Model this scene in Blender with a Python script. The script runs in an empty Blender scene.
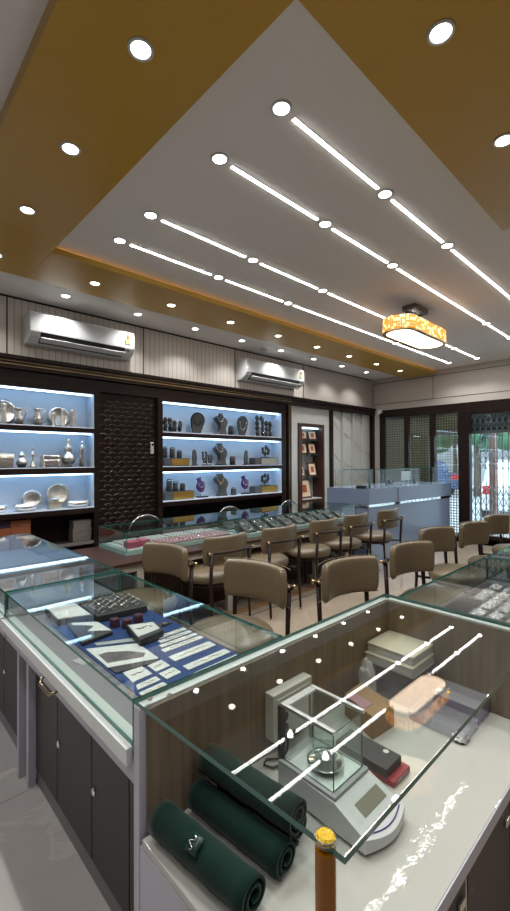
import bpy, bmesh, math, random
from mathutils import Vector, Matrix
random.seed(7)
PI = math.pi
scene = bpy.context.scene
C = scene.collection

# ------------------------------------------------------------------ materials
MATS = {}
def nodes_of(m):
    m.use_nodes = True
    nt = m.node_tree
    nt.nodes.clear()
    return nt, nt.nodes, nt.links

def principled(name, col, rough=0.5, metal=0.0, spec=0.5, bump=0.0, bscale=40.0, var=0.0, coat=0.0, alpha=1.0,
               emis=None, estr=0.0, sheen=0.0, stretch=None, trans=0.0):
    m = bpy.data.materials.new(name)
    nt, N, L = nodes_of(m)
    out = N.new('ShaderNodeOutputMaterial')
    b = N.new('ShaderNodeBsdfPrincipled')
    L.new(b.outputs[0], out.inputs[0])
    b.inputs['Base Color'].default_value = (*col, 1)
    b.inputs['Roughness'].default_value = rough
    b.inputs['Metallic'].default_value = metal
    b.inputs['Specular IOR Level'].default_value = spec
    b.inputs['Coat Weight'].default_value = coat
    b.inputs['Alpha'].default_value = alpha
    b.inputs['Transmission Weight'].default_value = trans
    if sheen:
        b.inputs['Sheen Weight'].default_value = sheen
    if emis:
        b.inputs['Emission Color'].default_value = (*emis, 1)
        b.inputs['Emission Strength'].default_value = estr
    if bump or var:
        tc = N.new('ShaderNodeTexCoord')
        mp = N.new('ShaderNodeMapping')
        L.new(tc.outputs['Object'], mp.inputs[0])
        if stretch: mp.inputs['Scale'].default_value = stretch
        nz = N.new('ShaderNodeTexNoise')
        nz.inputs['Scale'].default_value = bscale
        nz.inputs['Detail'].default_value = 4
        L.new(mp.outputs[0], nz.inputs['Vector'])
        if var:
            mx = N.new('ShaderNodeMix'); mx.data_type = 'RGBA'
            mx.inputs[6].default_value = (*[max(0, c*(1-var)) for c in col], 1)
            mx.inputs[7].default_value = (*[min(1, c*(1+var)) for c in col], 1)
            L.new(nz.outputs['Fac'], mx.inputs[0])
            L.new(mx.outputs[2], b.inputs['Base Color'])
        if bump:
            bp = N.new('ShaderNodeBump')
            bp.inputs['Strength'].default_value = bump
            bp.inputs['Distance'].default_value = 0.01
            L.new(nz.outputs['Fac'], bp.inputs['Height'])
            L.new(bp.outputs[0], b.inputs['Normal'])
    MATS[name] = m
    return m

def emission(name, col, strength):
    m = bpy.data.materials.new(name)
    nt, N, L = nodes_of(m)
    out = N.new('ShaderNodeOutputMaterial')
    e = N.new('ShaderNodeEmission')
    e.inputs[0].default_value = (*col, 1); e.inputs[1].default_value = strength
    L.new(e.outputs[0], out.inputs[0])
    MATS[name] = m
    return m

def thin_glass(name, tint=(0.93, 0.98, 0.96), f0=0.045, rough=0.0, haze=0.0, hazecol=(0.8, 0.85, 0.85)):
    m = bpy.data.materials.new(name)
    nt, N, L = nodes_of(m)
    out = N.new('ShaderNodeOutputMaterial')
    tr = N.new('ShaderNodeBsdfTransparent'); tr.inputs[0].default_value = (*tint, 1)
    gl = N.new('ShaderNodeBsdfGlossy'); gl.inputs['Roughness'].default_value = rough
    lw = N.new('ShaderNodeLayerWeight'); lw.inputs[0].default_value = 0.5
    p = N.new('ShaderNodeMath'); p.operation = 'POWER'; p.inputs[1].default_value = 5
    L.new(lw.outputs['Facing'], p.inputs[0])
    ma = N.new('ShaderNodeMath'); ma.operation = 'MULTIPLY_ADD'
    ma.inputs[1].default_value = 1 - f0; ma.inputs[2].default_value = f0
    L.new(p.outputs[0], ma.inputs[0])
    mx = N.new('ShaderNodeMixShader')
    L.new(ma.outputs[0], mx.inputs[0])
    base = tr.outputs[0]
    if haze:
        df = N.new('ShaderNodeBsdfDiffuse'); df.inputs[0].default_value = (*hazecol, 1)
        h = N.new('ShaderNodeMixShader'); h.inputs[0].default_value = haze
        L.new(tr.outputs[0], h.inputs[1]); L.new(df.outputs[0], h.inputs[2])
        base = h.outputs[0]
    L.new(base, mx.inputs[1]); L.new(gl.outputs[0], mx.inputs[2])
    L.new(mx.outputs[0], out.inputs[0])
    MATS[name] = m
    return m

def marble_floor(name, base, vein, tile, joint, offs=(0, 0), rough=0.08):
    m = bpy.data.materials.new(name)
    nt, N, L = nodes_of(m)
    out = N.new('ShaderNodeOutputMaterial'); b = N.new('ShaderNodeBsdfPrincipled')
    L.new(b.outputs[0], out.inputs[0])
    b.inputs['Roughness'].default_value = rough
    tc = N.new('ShaderNodeTexCoord')
    n1 = N.new('ShaderNodeTexNoise'); n1.inputs['Scale'].default_value = 1.6; n1.inputs['Detail'].default_value = 8; n1.inputs['Distortion'].default_value = 1.2
    L.new(tc.outputs['Object'], n1.inputs['Vector'])
    # thin veins: |noise - .5| small
    s = N.new('ShaderNodeMath'); s.operation = 'SUBTRACT'; s.inputs[1].default_value = 0.5
    a = N.new('ShaderNodeMath'); a.operation = 'ABSOLUTE'
    r = N.new('ShaderNodeMapRange'); r.inputs[1].default_value = 0.0; r.inputs[2].default_value = 0.02; r.inputs[3].default_value = 0.28; r.inputs[4].default_value = 0.0
    L.new(n1.outputs['Fac'], s.inputs[0]); L.new(s.outputs[0], a.inputs[0]); L.new(a.outputs[0], r.inputs[0])
    n2 = N.new('ShaderNodeTexNoise'); n2.inputs['Scale'].default_value = 3.0; n2.inputs['Detail'].default_value = 6
    L.new(tc.outputs['Object'], n2.inputs['Vector'])
    m1 = N.new('ShaderNodeMix'); m1.data_type = 'RGBA'
    m1.inputs[6].default_value = (*[c*0.82 for c in base], 1); m1.inputs[7].default_value = (*[min(1, c*1.15) for c in base], 1)
    L.new(n2.outputs['Fac'], m1.inputs[0])
    m2 = N.new('ShaderNodeMix'); m2.data_type = 'RGBA'
    m2.inputs[7].default_value = (*vein, 1)
    L.new(m1.outputs[2], m2.inputs[6]); L.new(r.outputs[0], m2.inputs[0])
    br = N.new('ShaderNodeTexBrick')
    br.offset = 0.0
    br.inputs['Scale'].default_value = 1.0; br.inputs['Mortar Size'].default_value = 0.003
    br.inputs['Brick Width'].default_value = tile; br.inputs['Row Height'].default_value = tile
    br.inputs['Color1'].default_value = (1, 1, 1, 1); br.inputs['Color2'].default_value = (1, 1, 1, 1); br.inputs['Mortar'].default_value = (0, 0, 0, 1)
    mp = N.new('ShaderNodeMapping'); mp.inputs['Location'].default_value = (offs[0], offs[1], 0)
    L.new(tc.outputs['Object'], mp.inputs[0]); L.new(mp.outputs[0], br.inputs['Vector'])
    m3 = N.new('ShaderNodeMix'); m3.data_type = 'RGBA'
    m3.inputs[6].default_value = (*joint, 1)
    L.new(br.outputs['Color'], m3.inputs[0]); L.new(m2.outputs[2], m3.inputs[7])
    L.new(m3.outputs[2], b.inputs['Base Color'])
    MATS[name] = m
    return m

def wood(name, c1, c2, axis='z', scale=30, rough=0.4, spec=0.2):
    m = bpy.data.materials.new(name)
    nt, N, L = nodes_of(m)
    out = N.new('ShaderNodeOutputMaterial'); b = N.new('ShaderNodeBsdfPrincipled')
    L.new(b.outputs[0], out.inputs[0]); b.inputs['Roughness'].default_value = rough; b.inputs['Specular IOR Level'].default_value = spec
    tc = N.new('ShaderNodeTexCoord'); mp = N.new('ShaderNodeMapping')
    sc = {'z': (1, 1, 0.04), 'x': (0.04, 1, 1), 'y': (1, 0.04, 1)}[axis]
    mp.inputs['Scale'].default_value = sc
    nz = N.new('ShaderNodeTexNoise'); nz.inputs['Scale'].default_value = scale; nz.inputs['Detail'].default_value = 6
    rp = N.new('ShaderNodeMapRange'); rp.inputs[1].default_value = 0.35; rp.inputs[2].default_value = 0.65
    mx = N.new('ShaderNodeMix'); mx.data_type = 'RGBA'
    mx.inputs[6].default_value = (*c1, 1); mx.inputs[7].default_value = (*c2, 1)
    L.new(tc.outputs['Object'], mp.inputs[0]); L.new(mp.outputs[0], nz.inputs['Vector']); L.new(nz.outputs['Fac'], rp.inputs[0])
    L.new(rp.outputs[0], mx.inputs[0]); L.new(mx.outputs[2], b.inputs['Base Color'])
    MATS[name] = m
    return m

def grooved(name, col, pitch, rough=0.35):
    """vertical fluted wall board: dark narrow lines every pitch metres along X"""
    m = bpy.data.materials.new(name)
    nt, N, L = nodes_of(m)
    out = N.new('ShaderNodeOutputMaterial'); b = N.new('ShaderNodeBsdfPrincipled')
    L.new(b.outputs[0], out.inputs[0]); b.inputs['Roughness'].default_value = rough
    tc = N.new('ShaderNodeTexCoord'); sp = N.new('ShaderNodeSeparateXYZ')
    L.new(tc.outputs['Object'], sp.inputs[0])
    d = N.new('ShaderNodeMath'); d.operation = 'DIVIDE'; d.inputs[1].default_value = pitch
    L.new(sp.outputs['X'], d.inputs[0])
    fr = N.new('ShaderNodeMath'); fr.operation = 'FRACT'; L.new(d.outputs[0], fr.inputs[0])
    lt = N.new('ShaderNodeMath'); lt.operation = 'LESS_THAN'; lt.inputs[1].default_value = 0.14
    L.new(fr.outputs[0], lt.inputs[0])
    mx = N.new('ShaderNodeMix'); mx.data_type = 'RGBA'
    mx.inputs[6].default_value = (*col, 1); mx.inputs[7].default_value = (*[c*0.62 for c in col], 1)
    L.new(lt.outputs[0], mx.inputs[0]); L.new(mx.outputs[2], b.inputs['Base Color'])
    MATS[name] = m
    return m

def jaali(name, col, size):
    """perforated screen: solid with petal shaped holes"""
    m = bpy.data.materials.new(name)
    nt, N, L = nodes_of(m)
    out = N.new('ShaderNodeOutputMaterial')
    d = N.new('ShaderNodeBsdfPrincipled'); d.inputs['Base Color'].default_value = (*col, 1); d.inputs['Roughness'].default_value = 0.5
    tr = N.new('ShaderNodeBsdfTransparent')
    tc = N.new('ShaderNodeTexCoord'); sp = N.new('ShaderNodeSeparateXYZ'); L.new(tc.outputs['Object'], sp.inputs[0])
    def wave(sock, k, ph=0.0):
        a = N.new('ShaderNodeMath'); a.operation = 'MULTIPLY_ADD'; a.inputs[1].default_value = 2*PI/k; a.inputs[2].default_value = ph
        L.new(sock, a.inputs[0])
        s = N.new('ShaderNodeMath'); s.operation = 'SINE'; L.new(a.outputs[0], s.inputs[0]); return s.outputs[0]
    def op(o, a, b2):
        q = N.new('ShaderNodeMath'); q.operation = o
        if isinstance(a, float): q.inputs[0].default_value = a
        else: L.new(a, q.inputs[0])
        if isinstance(b2, float): q.inputs[1].default_value = b2
        else: L.new(b2, q.inputs[1])
        return q.outputs[0]
    y, z = sp.outputs['Y'], sp.outputs['Z']
    w1 = op('MULTIPLY', wave(y, size), wave(z, size))
    w2 = op('MULTIPLY', wave(op('ADD', y, z), size*0.5), wave(op('SUBTRACT', y, z), size*0.5))
    tot = op('ADD', op('ABSOLUTE', w1, 0.0), op('MULTIPLY', op('ABSOLUTE', w2, 0.0), 0.6))
    hole = op('GREATER_THAN', tot, 0.60)
    mx = N.new('ShaderNodeMixShader'); L.new(hole, mx.inputs[0]); L.new(d.outputs[0], mx.inputs[1]); L.new(tr.outputs[0], mx.inputs[2])
    L.new(mx.outputs[0], out.inputs[0])
    MATS[name] = m
    return m

principled('white_ceiling', (0.74, 0.715, 0.69), 0.75)
principled('gold_ceiling', (0.47, 0.275, 0.032), 0.33, spec=0.5)
principled('cream_wall', (0.47, 0.43, 0.39), 0.4)
grooved('fluted_board', (0.64, 0.60, 0.55), 0.065)
principled('plain_wall', (0.35, 0.32, 0.30), 0.6)
marble_floor('beige_marble', (0.29, 0.24, 0.185), (0.42, 0.36, 0.30), 1.2, (0.25, 0.20, 0.16), (0.25, 0.45))
marble_floor('grey_marble', (0.40, 0.385, 0.375), (0.60, 0.58, 0.56), 1.2, (0.24, 0.22, 0.2), (0.4, 0.1), 0.15)
principled('brown_inlay', (0.30, 0.17, 0.09), 0.12)
principled('dark_inlay', (0.12, 0.10, 0.09), 0.12)
wood('dark_wood', (0.010, 0.0055, 0.0045), (0.018, 0.010, 0.008), 'x', 25, 0.35)
wood('desk_wood', (0.030, 0.014, 0.010), (0.055, 0.027, 0.02), 'x', 30, 0.3)
wood('carved_wood', (0.009, 0.006, 0.005), (0.014, 0.009, 0.0075), 'z', 25, 0.3)
wood('relief_wood', (0.04, 0.03, 0.024), (0.06, 0.045, 0.035), 'z', 25, 0.25, 0.5)
wood('grey_wood', (0.14, 0.105, 0.075), (0.20, 0.155, 0.115), 'z', 45, 0.45)
principled('black_inside', (0.008, 0.006, 0.006), 0.7)
principled('bronze_line', (0.35, 0.24, 0.12), 0.35, metal=0.8)
principled('white_laminate', (0.62, 0.72, 0.85), 0.4)
principled('shelf_white', (0.5, 0.5, 0.5), 0.35)
principled('ac_plastic', (0.62, 0.65, 0.67), 0.4)
principled('lavender_laminate', (0.42, 0.42, 0.50), 0.35)
principled('white_rail', (0.60, 0.64, 0.64), 0.25)
principled('taupe_door', (0.042, 0.035, 0.034), 0.4, spec=0.25)
principled('gloss_white', (0.43, 0.43, 0.405), 0.03, bump=0.12, bscale=9)
principled('kick_grey', (0.12, 0.12, 0.13), 0.3)
principled('blue_lam', (0.17, 0.215, 0.31), 0.2)
principled('mirror', (0.85, 0.85, 0.85), 0.06, metal=1.0)
principled('chrome', (0.75, 0.75, 0.75), 0.12, metal=1.0)
principled('dark_chrome', (0.22, 0.2, 0.19), 0.2, metal=1.0)
principled('silver', (0.78, 0.76, 0.74), 0.22, metal=1.0, bump=0.5, bscale=60)
principled('silver_smooth', (0.85, 0.84, 0.82), 0.15, metal=1.0)
principled('antique_silver', (0.66, 0.60, 0.5), 0.3, metal=1.0, bump=0.9, bscale=70)
principled('gold_metal', (0.72, 0.42, 0.10), 0.28, metal=1.0, bump=1.0, bscale=35)
principled('brass', (0.55, 0.38, 0.17), 0.3, metal=1.0)
principled('old_brass', (0.34, 0.28, 0.19), 0.35, metal=1.0)
principled('aluminium', (0.7, 0.7, 0.7), 0.3, metal=0.9)
principled('leather', (0.128, 0.096, 0.056), 0.38, bump=0.15, bscale=120, var=0.06)
principled('leather_seam', (0.10, 0.075, 0.045), 0.5)
principled('chair_brown', (0.018, 0.009, 0.008), 0.4, spec=0.25)
principled('black_velvet', (0.022, 0.024, 0.026), 0.85, sheen=0.3)
principled('grey_velvet', (0.05, 0.055, 0.06), 0.8, sheen=0.3)
principled('purple_velvet', (0.065, 0.018, 0.12), 0.8, sheen=0.3)
principled('green_velvet', (0.003, 0.018, 0.014), 0.85, spec=0.12, sheen=0.10, bump=0.4, bscale=12, var=0.3)
principled('green_satin', (0.006, 0.03, 0.024), 0.35)
principled('blue_fabric', (0.001, 0.030, 0.135), 0.8, bump=0.2, bscale=300)
principled('grey_fabric', (0.13, 0.13, 0.15), 0.8)
principled('maroon_velvet', (0.06, 0.012, 0.03), 0.8)
principled('paper', (0.56, 0.57, 0.56), 0.5)
principled('paper_pale', (0.30, 0.33, 0.33), 0.5)
principled('photo_dark', (0.10, 0.085, 0.09), 0.4, var=0.8, bscale=35)
principled('black_plastic', (0.012, 0.012, 0.013), 0.35)
principled('black_card', (0.02, 0.02, 0.024), 0.5)
principled('grey_plastic', (0.30, 0.31, 0.32), 0.4)
principled('white_plastic', (0.52, 0.54, 0.55), 0.35)
principled('off_white', (0.56, 0.55, 0.50), 0.4)
principled('cream_plastic', (0.50, 0.46, 0.36), 0.35)
principled('lcd', (0.20, 0.19, 0.15), 0.2)
principled('purple_print', (0.06, 0.03, 0.2), 0.4)
principled('pink_box', (0.33, 0.07, 0.12), 0.5)
principled('pink_paper', (0.32, 0.17, 0.20), 0.5)
principled('cardboard', (0.24, 0.15, 0.07), 0.7)
principled('red_box', (0.30, 0.03, 0.04), 0.5)
principled('orange_box', (0.24, 0.075, 0.03), 0.5)
principled('plum_box', (0.03, 0.01, 0.035), 0.5)
principled('grey_box', (0.13, 0.115, 0.105), 0.6)
principled('yellow_sticker', (0.7, 0.5, 0.03), 0.5)
principled('green_sticker', (0.45, 0.52, 0.16), 0.5)
principled('red_sticker', (0.6, 0.12, 0.03), 0.5)
principled('frame_brown', (0.05, 0.02, 0.015), 0.4)
principled('art_red', (0.30, 0.07, 0.03), 0.6, var=0.5, bscale=50)
principled('mat_cream', (0.62, 0.50, 0.36), 0.6)
principled('white_marble', (0.46, 0.47, 0.45), 0.25, var=0.06, bscale=3)
principled('gold_vein', (0.34, 0.27, 0.14), 0.3)
principled('amber', (0.24, 0.085, 0.0), 0.2, spec=0.3)
principled('amber_gem', (0.75, 0.50, 0.04), 0.12, bump=1.0, bscale=180)
principled('ledge_white', (0.42, 0.48, 0.45), 0.3)
principled('pale_ledge', (0.22, 0.33, 0.30), 0.25)
principled('glass_edge', (0.035, 0.13, 0.11), 0.1)
principled('glass_edge_dark', (0.015, 0.05, 0.042), 0.1)
principled('silver_foil', (0.75, 0.75, 0.77), 0.25, metal=0.7, bump=1.0, bscale=90)
principled('steel_gate', (0.26, 0.26, 0.28), 0.4, metal=0.3)
principled('side_pier_paint', (0.05, 0.045, 0.04), 0.8)
principled('asphalt', (0.35, 0.36, 0.38), 0.8)
principled('car_white', (0.75, 0.78, 0.82), 0.2)
principled('car_glass', (0.03, 0.04, 0.05), 0.05)
principled('car_blue', (0.05, 0.10, 0.25), 0.2)
principled('tail_red', (0.7, 0.01, 0.02), 0.3)
principled('leaf', (0.035, 0.11, 0.05), 0.7, var=0.6, bscale=6)
principled('bark', (0.10, 0.07, 0.05), 0.9)
principled('brick_pillar', (0.20, 0.11, 0.09), 0.8)
principled('street_wall', (0.30, 0.31, 0.33), 0.8, var=0.3, bscale=1)
principled('tyre', (0.01, 0.01, 0.01), 0.8)
principled('crystal', (0.8, 0.33, 0.05), 0.12, emis=(1.0, 0.36, 0.05), estr=0.34, bump=1.0, bscale=120)
principled('crystal_bright', (1.0, 0.7, 0.3), 0.1, emis=(1.0, 0.60, 0.20), estr=1.1)
emission('lens', (1.0, 0.96, 0.92), 12.0)
emission('lens_gold', (1.0, 0.86, 0.70), 9.0)
emission('strip_emit', (1.0, 0.97, 0.94), 11.0)
emission('led_blue', (0.50, 0.76, 1.0), 4.6)
emission('cove_emit', (1.0, 0.55, 0.22), 2.2)
emission('diffuser_emit', (1.0, 0.74, 0.54), 2.8)
thin_glass('glass')
thin_glass('glass_display', (0.945, 0.975, 0.965), 0.05)
thin_glass('glass_top', (0.94, 0.965, 0.955), 0.045)
thin_glass('clear_plastic', (0.95, 0.95, 0.97), 0.07, 0.12, 0.07, (0.8, 0.8, 0.88))
thin_glass('cloudy_plastic', (0.95, 0.95, 0.95), 0.08, 0.2, 0.40, (0.9, 0.9, 0.88))
thin_glass('lilac_plastic', (0.92, 0.90, 0.95), 0.07, 0.15, 0.12, (0.65, 0.6, 0.78))
thin_glass('smoke_plastic', (0.75, 0.75, 0.78), 0.08, 0.1, 0.28, (0.62, 0.62, 0.68))
thin_glass('crystal_clear', (0.92, 0.95, 0.96), 0.18, 0.03)
jaali('jaali_screen', (0.19, 0.16, 0.11), 0.095)

def mat(n): return MATS[n]

# ------------------------------------------------------------------ mesh building
class MB:
    def __init__(s): s.bm = bmesh.new(); s.mats = []
    def mi(s, m):
        if m is None: return 0
        if m not in s.mats: s.mats.append(m)
        return s.mats.index(m)
    def _merge(s, b, m=None, smooth=False, M=None):
        if M is not None: bmesh.ops.transform(b, matrix=M, verts=b.verts)
        i = s.mi(m)
        for f in b.faces:
            if m is not None: f.material_index = i
            if smooth: f.smooth = True
        me = bpy.data.meshes.new('t'); b.to_mesh(me); b.free()
        s.bm.from_mesh(me); bpy.data.meshes.remove(me)
        return s
    def box(s, x0, x1, y0, y1, z0, z1, bev=0.0, m=None, M=None, seg=2):
        b = bmesh.new()
        bmesh.ops.create_cube(b, size=1.0)
        bmesh.ops.scale(b, vec=(x1-x0, y1-y0, z1-z0), verts=b.verts)
        bmesh.ops.translate(b, vec=((x0+x1)/2, (y0+y1)/2, (z0+z1)/2), verts=b.verts)
        if bev > 0:
            bmesh.ops.bevel(b, geom=b.edges[:], offset=min(bev, 0.45*min(abs(x1-x0), abs(y1-y0), abs(z1-z0))), segments=seg, affect='EDGES', profile=0.5)
        return s._merge(b, m, False, M)
    def prism(s, pts, z0, z1, m=None, bev=0.0, M=None, smooth=False):
        b = bmesh.new()
        vs = [b.verts.new((x, y, z0)) for x, y in pts]
        f = b.faces.new(vs)
        r = bmesh.ops.extrude_face_region(b, geom=[f])
        bmesh.ops.translate(b, vec=(0, 0, z1-z0), verts=[v for v in r['geom'] if isinstance(v, bmesh.types.BMVert)])
        bmesh.ops.recalc_face_normals(b, faces=b.faces)
        if bev > 0: bmesh.ops.bevel(b, geom=b.edges[:], offset=bev, segments=2, affect='EDGES', profile=0.5)
        return s._merge(b, m, smooth, M)
    def lathe(s, prof, cx=0, cy=0, cz=0, seg=24, m=None, M=None, sy=1.0, smooth=True):
        """prof: (radius, z) from bottom to top"""
        b = bmesh.new(); rings = []
        for r, z in prof:
            if r < 1e-5: rings.append([b.verts.new((0, 0, z))])
            else: rings.append([b.verts.new((r*math.cos(2*PI*i/seg), sy*r*math.sin(2*PI*i/seg), z)) for i in range(seg)])
        for a, c in zip(rings, rings[1:]):
            for i in range(seg):
                j = (i+1) % seg
                if len(a) == 1 and len(c) == 1: continue
                if len(a) == 1: b.faces.new((a[0], c[j], c[i]))
                elif len(c) == 1: b.faces.new((a[i], a[j], c[0]))
                else: b.faces.new((a[i], a[j], c[j], c[i]))
        bmesh.ops.recalc_face_normals(b, faces=b.faces)
        T = Matrix.Translation((cx, cy, cz))
        if M is not None: T = T @ M
        return s._merge(b, m, smooth, T)
    def cyl(s, r, z0, z1, cx=0, cy=0, seg=20, m=None, r2=None, M=None):
        r2 = r if r2 is None else r2
        return s.lathe([(0, z0), (r, z0), (r, z0), (r2, z1), (r2, z1), (0, z1)], cx, cy, 0, seg, m, M, smooth=False)
    def sphere(s, c, r, m=None, sx=1, sy=1, sz=1, seg=16, M=None):
        b = bmesh.new(); bmesh.ops.create_uvsphere(b, u_segments=seg, v_segments=max(6, seg//2+2), radius=r)
        T = Matrix.Translation(c)
        if M is not None: T = T @ M
        T = T @ Matrix.Diagonal((sx, sy, sz, 1))
        return s._merge(b, m, True, T)
    def tube(s, pts, r, seg=8, m=None, closed=False, r2=None, M=None):
        pts = [Vector(p) for p in pts]; n = len(pts); b = bmesh.new(); rings = []
        up = None
        for i, p in enumerate(pts):
            if closed: d = pts[(i+1) % n]-pts[i-1]
            else: d = pts[min(i+1, n-1)]-pts[max(i-1, 0)]
            d.normalize()
            if up is None:
                up = Vector((0, 0, 1)) if abs(d.z) < 0.9 else Vector((1, 0, 0))
            u = d.cross(up); u.normalize(); v = u.cross(d); v.normalize(); up = v
            rr = r if r2 is None else r+(r2-r)*i/(n-1)
            rings.append([b.verts.new(p+u*rr*math.cos(2*PI*k/seg)+v*rr*math.sin(2*PI*k/seg)) for k in range(seg)])
        rng = n if closed else n-1
        for i in range(rng):
            a, c = rings[i], rings[(i+1) % n]
            for k in range(seg):
                j = (k+1) % seg
                b.faces.new((a[k], a[j], c[j], c[k]))
        if not closed:
            b.faces.new(rings[0]); b.faces.new(rings[-1])
        bmesh.ops.recalc_face_normals(b, faces=b.faces)
        return s._merge(b, m, True, M)
    def faces(s, verts, fs, m=None, smooth=False, M=None):
        b = bmesh.new(); vs = [b.verts.new(v) for v in verts]
        for f in fs: b.faces.new([vs[i] for i in f])
        bmesh.ops.recalc_face_normals(b, faces=b.faces)
        return s._merge(b, m, smooth, M)
    def build(s, name, m=None, parent=None, off=None, auto=35):
        if not s.mats and m is not None: s.mats = [m]
        elif m is not None and m not in s.mats: s.mats.insert(0, m)
        me = bpy.data.meshes.new(name)
        o = bpy.data.objects.new(name, me); C.objects.link(o)
        if parent is not None:
            o.parent = parent
            w = Vector((0, 0, 0)); q = parent
            while q is not None:
                w += q.location; q = q.parent
            bmesh.ops.translate(s.bm, vec=-w, verts=s.bm.verts)
        else:
            vs = [v.co for v in s.bm.verts]
            c = Vector(((min(v.x for v in vs)+max(v.x for v in vs))/2, (min(v.y for v in vs)+max(v.y for v in vs))/2, min(v.z for v in vs)))
            bmesh.ops.translate(s.bm, vec=-c, verts=s.bm.verts); o.location = c
        s.bm.to_mesh(me); s.bm.free()
        for k in s.mats: me.materials.append(MATS[k])
        return o

def B(x0, x1, y0, y1, z0, z1, bev=0.0, m=None): return MB().box(x0, x1, y0, y1, z0, z1, bev, m)

def struct(name, mb, m=None, parent=None):
    o = mb.build(name, m, parent)
    if parent is None: o['kind'] = 'structure'
    return o

def tag(o, label, cat, group=None, kind=None):
    o['label'] = label; o['category'] = cat
    if group: o['group'] = group
    if kind: o['kind'] = kind
    return o

def thing(name, label, cat, loc=(0, 0, 0), group=None):
    o = bpy.data.objects.new(name, None); C.objects.link(o)
    o.empty_display_size = 0.05
    o.location = loc
    return tag(o, label, cat, group)

KIDS = {}
def kids(o): return [c for c in bpy.data.objects if c.parent == o]
def copy_tree(o, parent=None):
    c = o.copy(); C.objects.link(c)
    if parent is not None: c.parent = parent
    for ch in kids(o): copy_tree(ch, c)
    return c

def pane(mb, x0, x1, y0, y1, z0, z1, glass='glass_display', edge='glass_edge'):
    """thin sheet of glass with green edges"""
    d = (x1-x0, y1-y0, z1-z0); a = d.index(min(d))
    b = bmesh.new(); bmesh.ops.create_cube(b, size=1.0)
    bmesh.ops.scale(b, vec=d, verts=b.verts)
    bmesh.ops.translate(b, vec=((x0+x1)/2, (y0+y1)/2, (z0+z1)/2), verts=b.verts)
    g, e = mb.mi(glass), mb.mi(edge)
    for f in b.faces: f.material_index = g if abs(f.normal[a]) > 0.9 else e
    me = bpy.data.meshes.new('t'); b.to_mesh(me); b.free(); mb.bm.from_mesh(me); bpy.data.meshes.remove(me)
    return mb

def ordn(i): return ['first', 'second', 'third', 'fourth', 'fifth', 'sixth', 'seventh', 'eighth', 'ninth', 'tenth', 'eleventh', 'twelfth'][i]
def arc(cx, cy, r, a0, a1, n, z=0): return [(cx+r*math.cos(math.radians(a0+(a1-a0)*i/n)), cy+r*math.sin(math.radians(a0+(a1-a0)*i/n)), z) for i in range(n+1)]

# ------------------------------------------------------------------ room shell
ZC, ZG, YW, XW = 3.06, 2.992, 4.674, 7.735
X0, Y0 = -1.6, -3.2
struct('floor', B(0.66, 7.9, Y0, 5.1, -0.06, 0.0), 'beige_marble')
struct('floor', B(X0, 0.66, Y0, 5.1, -0.06, 0.0), 'grey_marble')
struct('ceiling', B(X0-0.1, 7.9, Y0-0.1, 5.1, ZC, ZC+0.1), 'white_ceiling')
# gold dropped ceiling bands
struct('trim_2', B(0.502, 1.083, Y0, 3.945, ZG, ZC+0.001), 'gold_ceiling')
struct('trim_3', B(1.086, XW, 3.33, 3.945, ZG, ZG+0.045), 'gold_ceiling')
struct('trim_4', B(1.086, 3.215, Y0, 0.928, ZG, ZC+0.001), 'gold_ceiling')
w = MB()
w.box(X0, XW+0.1, YW, 4.96, 2.46, ZC+0.02, m='fluted_board')
w.box(X0, XW+0.1, 4.96, 5.06, -0.05, ZC+0.02, m='plain_wall')
struct('wall_left', w)
s = MB()
for x in (1.108, 2.578, 4.05, 5.574, 6.30): s.box(x-0.006, x+0.006, YW-0.003, YW+0.01, 2.46, ZC)
s.box(X0, XW, YW-0.006, YW+0.01, ZC-0.018, ZC+0.001)
struct('trim_5', s, 'black_inside')
s = MB()
for x0, x1 in ((5.58, XW),): s.box(x0, x1, YW-0.012, YW+0.001, 2.46, ZC-0.02)
struct('trim_6', s, 'cream_wall')
# door side wall: header above the dark frame
w = MB()
w.box(XW, XW+0.2, Y0, YW+0.3, 2.414, ZC+0.02, m='cream_wall')
w.box(XW, XW+0.2, Y0, 0.6, -0.05, 2.414, m='cream_wall')
w.box(XW, XW+0.2, 4.47, YW+0.3, -0.05, 2.414, m='cream_wall')
struct('wall_right', w)
s = MB()
s.box(XW-0.004, XW+0.01, Y0, 4.63, 2.958, 2.968); s.box(XW-0.004, XW+0.01, Y0, 4.63, 2.538, 2.548)
for y in (4.63, 3.40, 1.9): s.box(XW-0.004, XW+0.01, y-0.004, y+0.004, 2.54, 2.965)
struct('trim_7', s, 'frame_brown')
struct('wall_back', B(X0, XW+0.2, Y0-0.1, Y0, -0.05, ZC+0.02), 'plain_wall')
struct('wall_front', B(X0-0.1, X0, Y0-0.1, 5.1, -0.05, ZC+0.02), 'plain_wall')
# floor inlay
struct('trim_8', B(0.66, 5.0, 3.0, 3.12, -0.01, 0.0015), 'brown_inlay')
struct('trim_9', B(0.66, 5.0, 2.90, 2.915, -0.01, 0.0015), 'dark_inlay')
# cornice over the wooden display wall
c = MB()
c.box(X0, XW, 4.585, 4.70, 2.33, 2.455, 0.006, m='dark_wood')
c.box(X0, XW, 4.565, 4.70, 2.425, 2.465, 0.004, m='dark_wood')
c.box(X0, 5.18, 4.578, 4.60, 2.372, 2.380, m='bronze_line')
c.box(X0, 5.18, 4.58, 4.60, 2.405, 2.409, m='bronze_line')
struct('trim_1', c)

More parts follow.
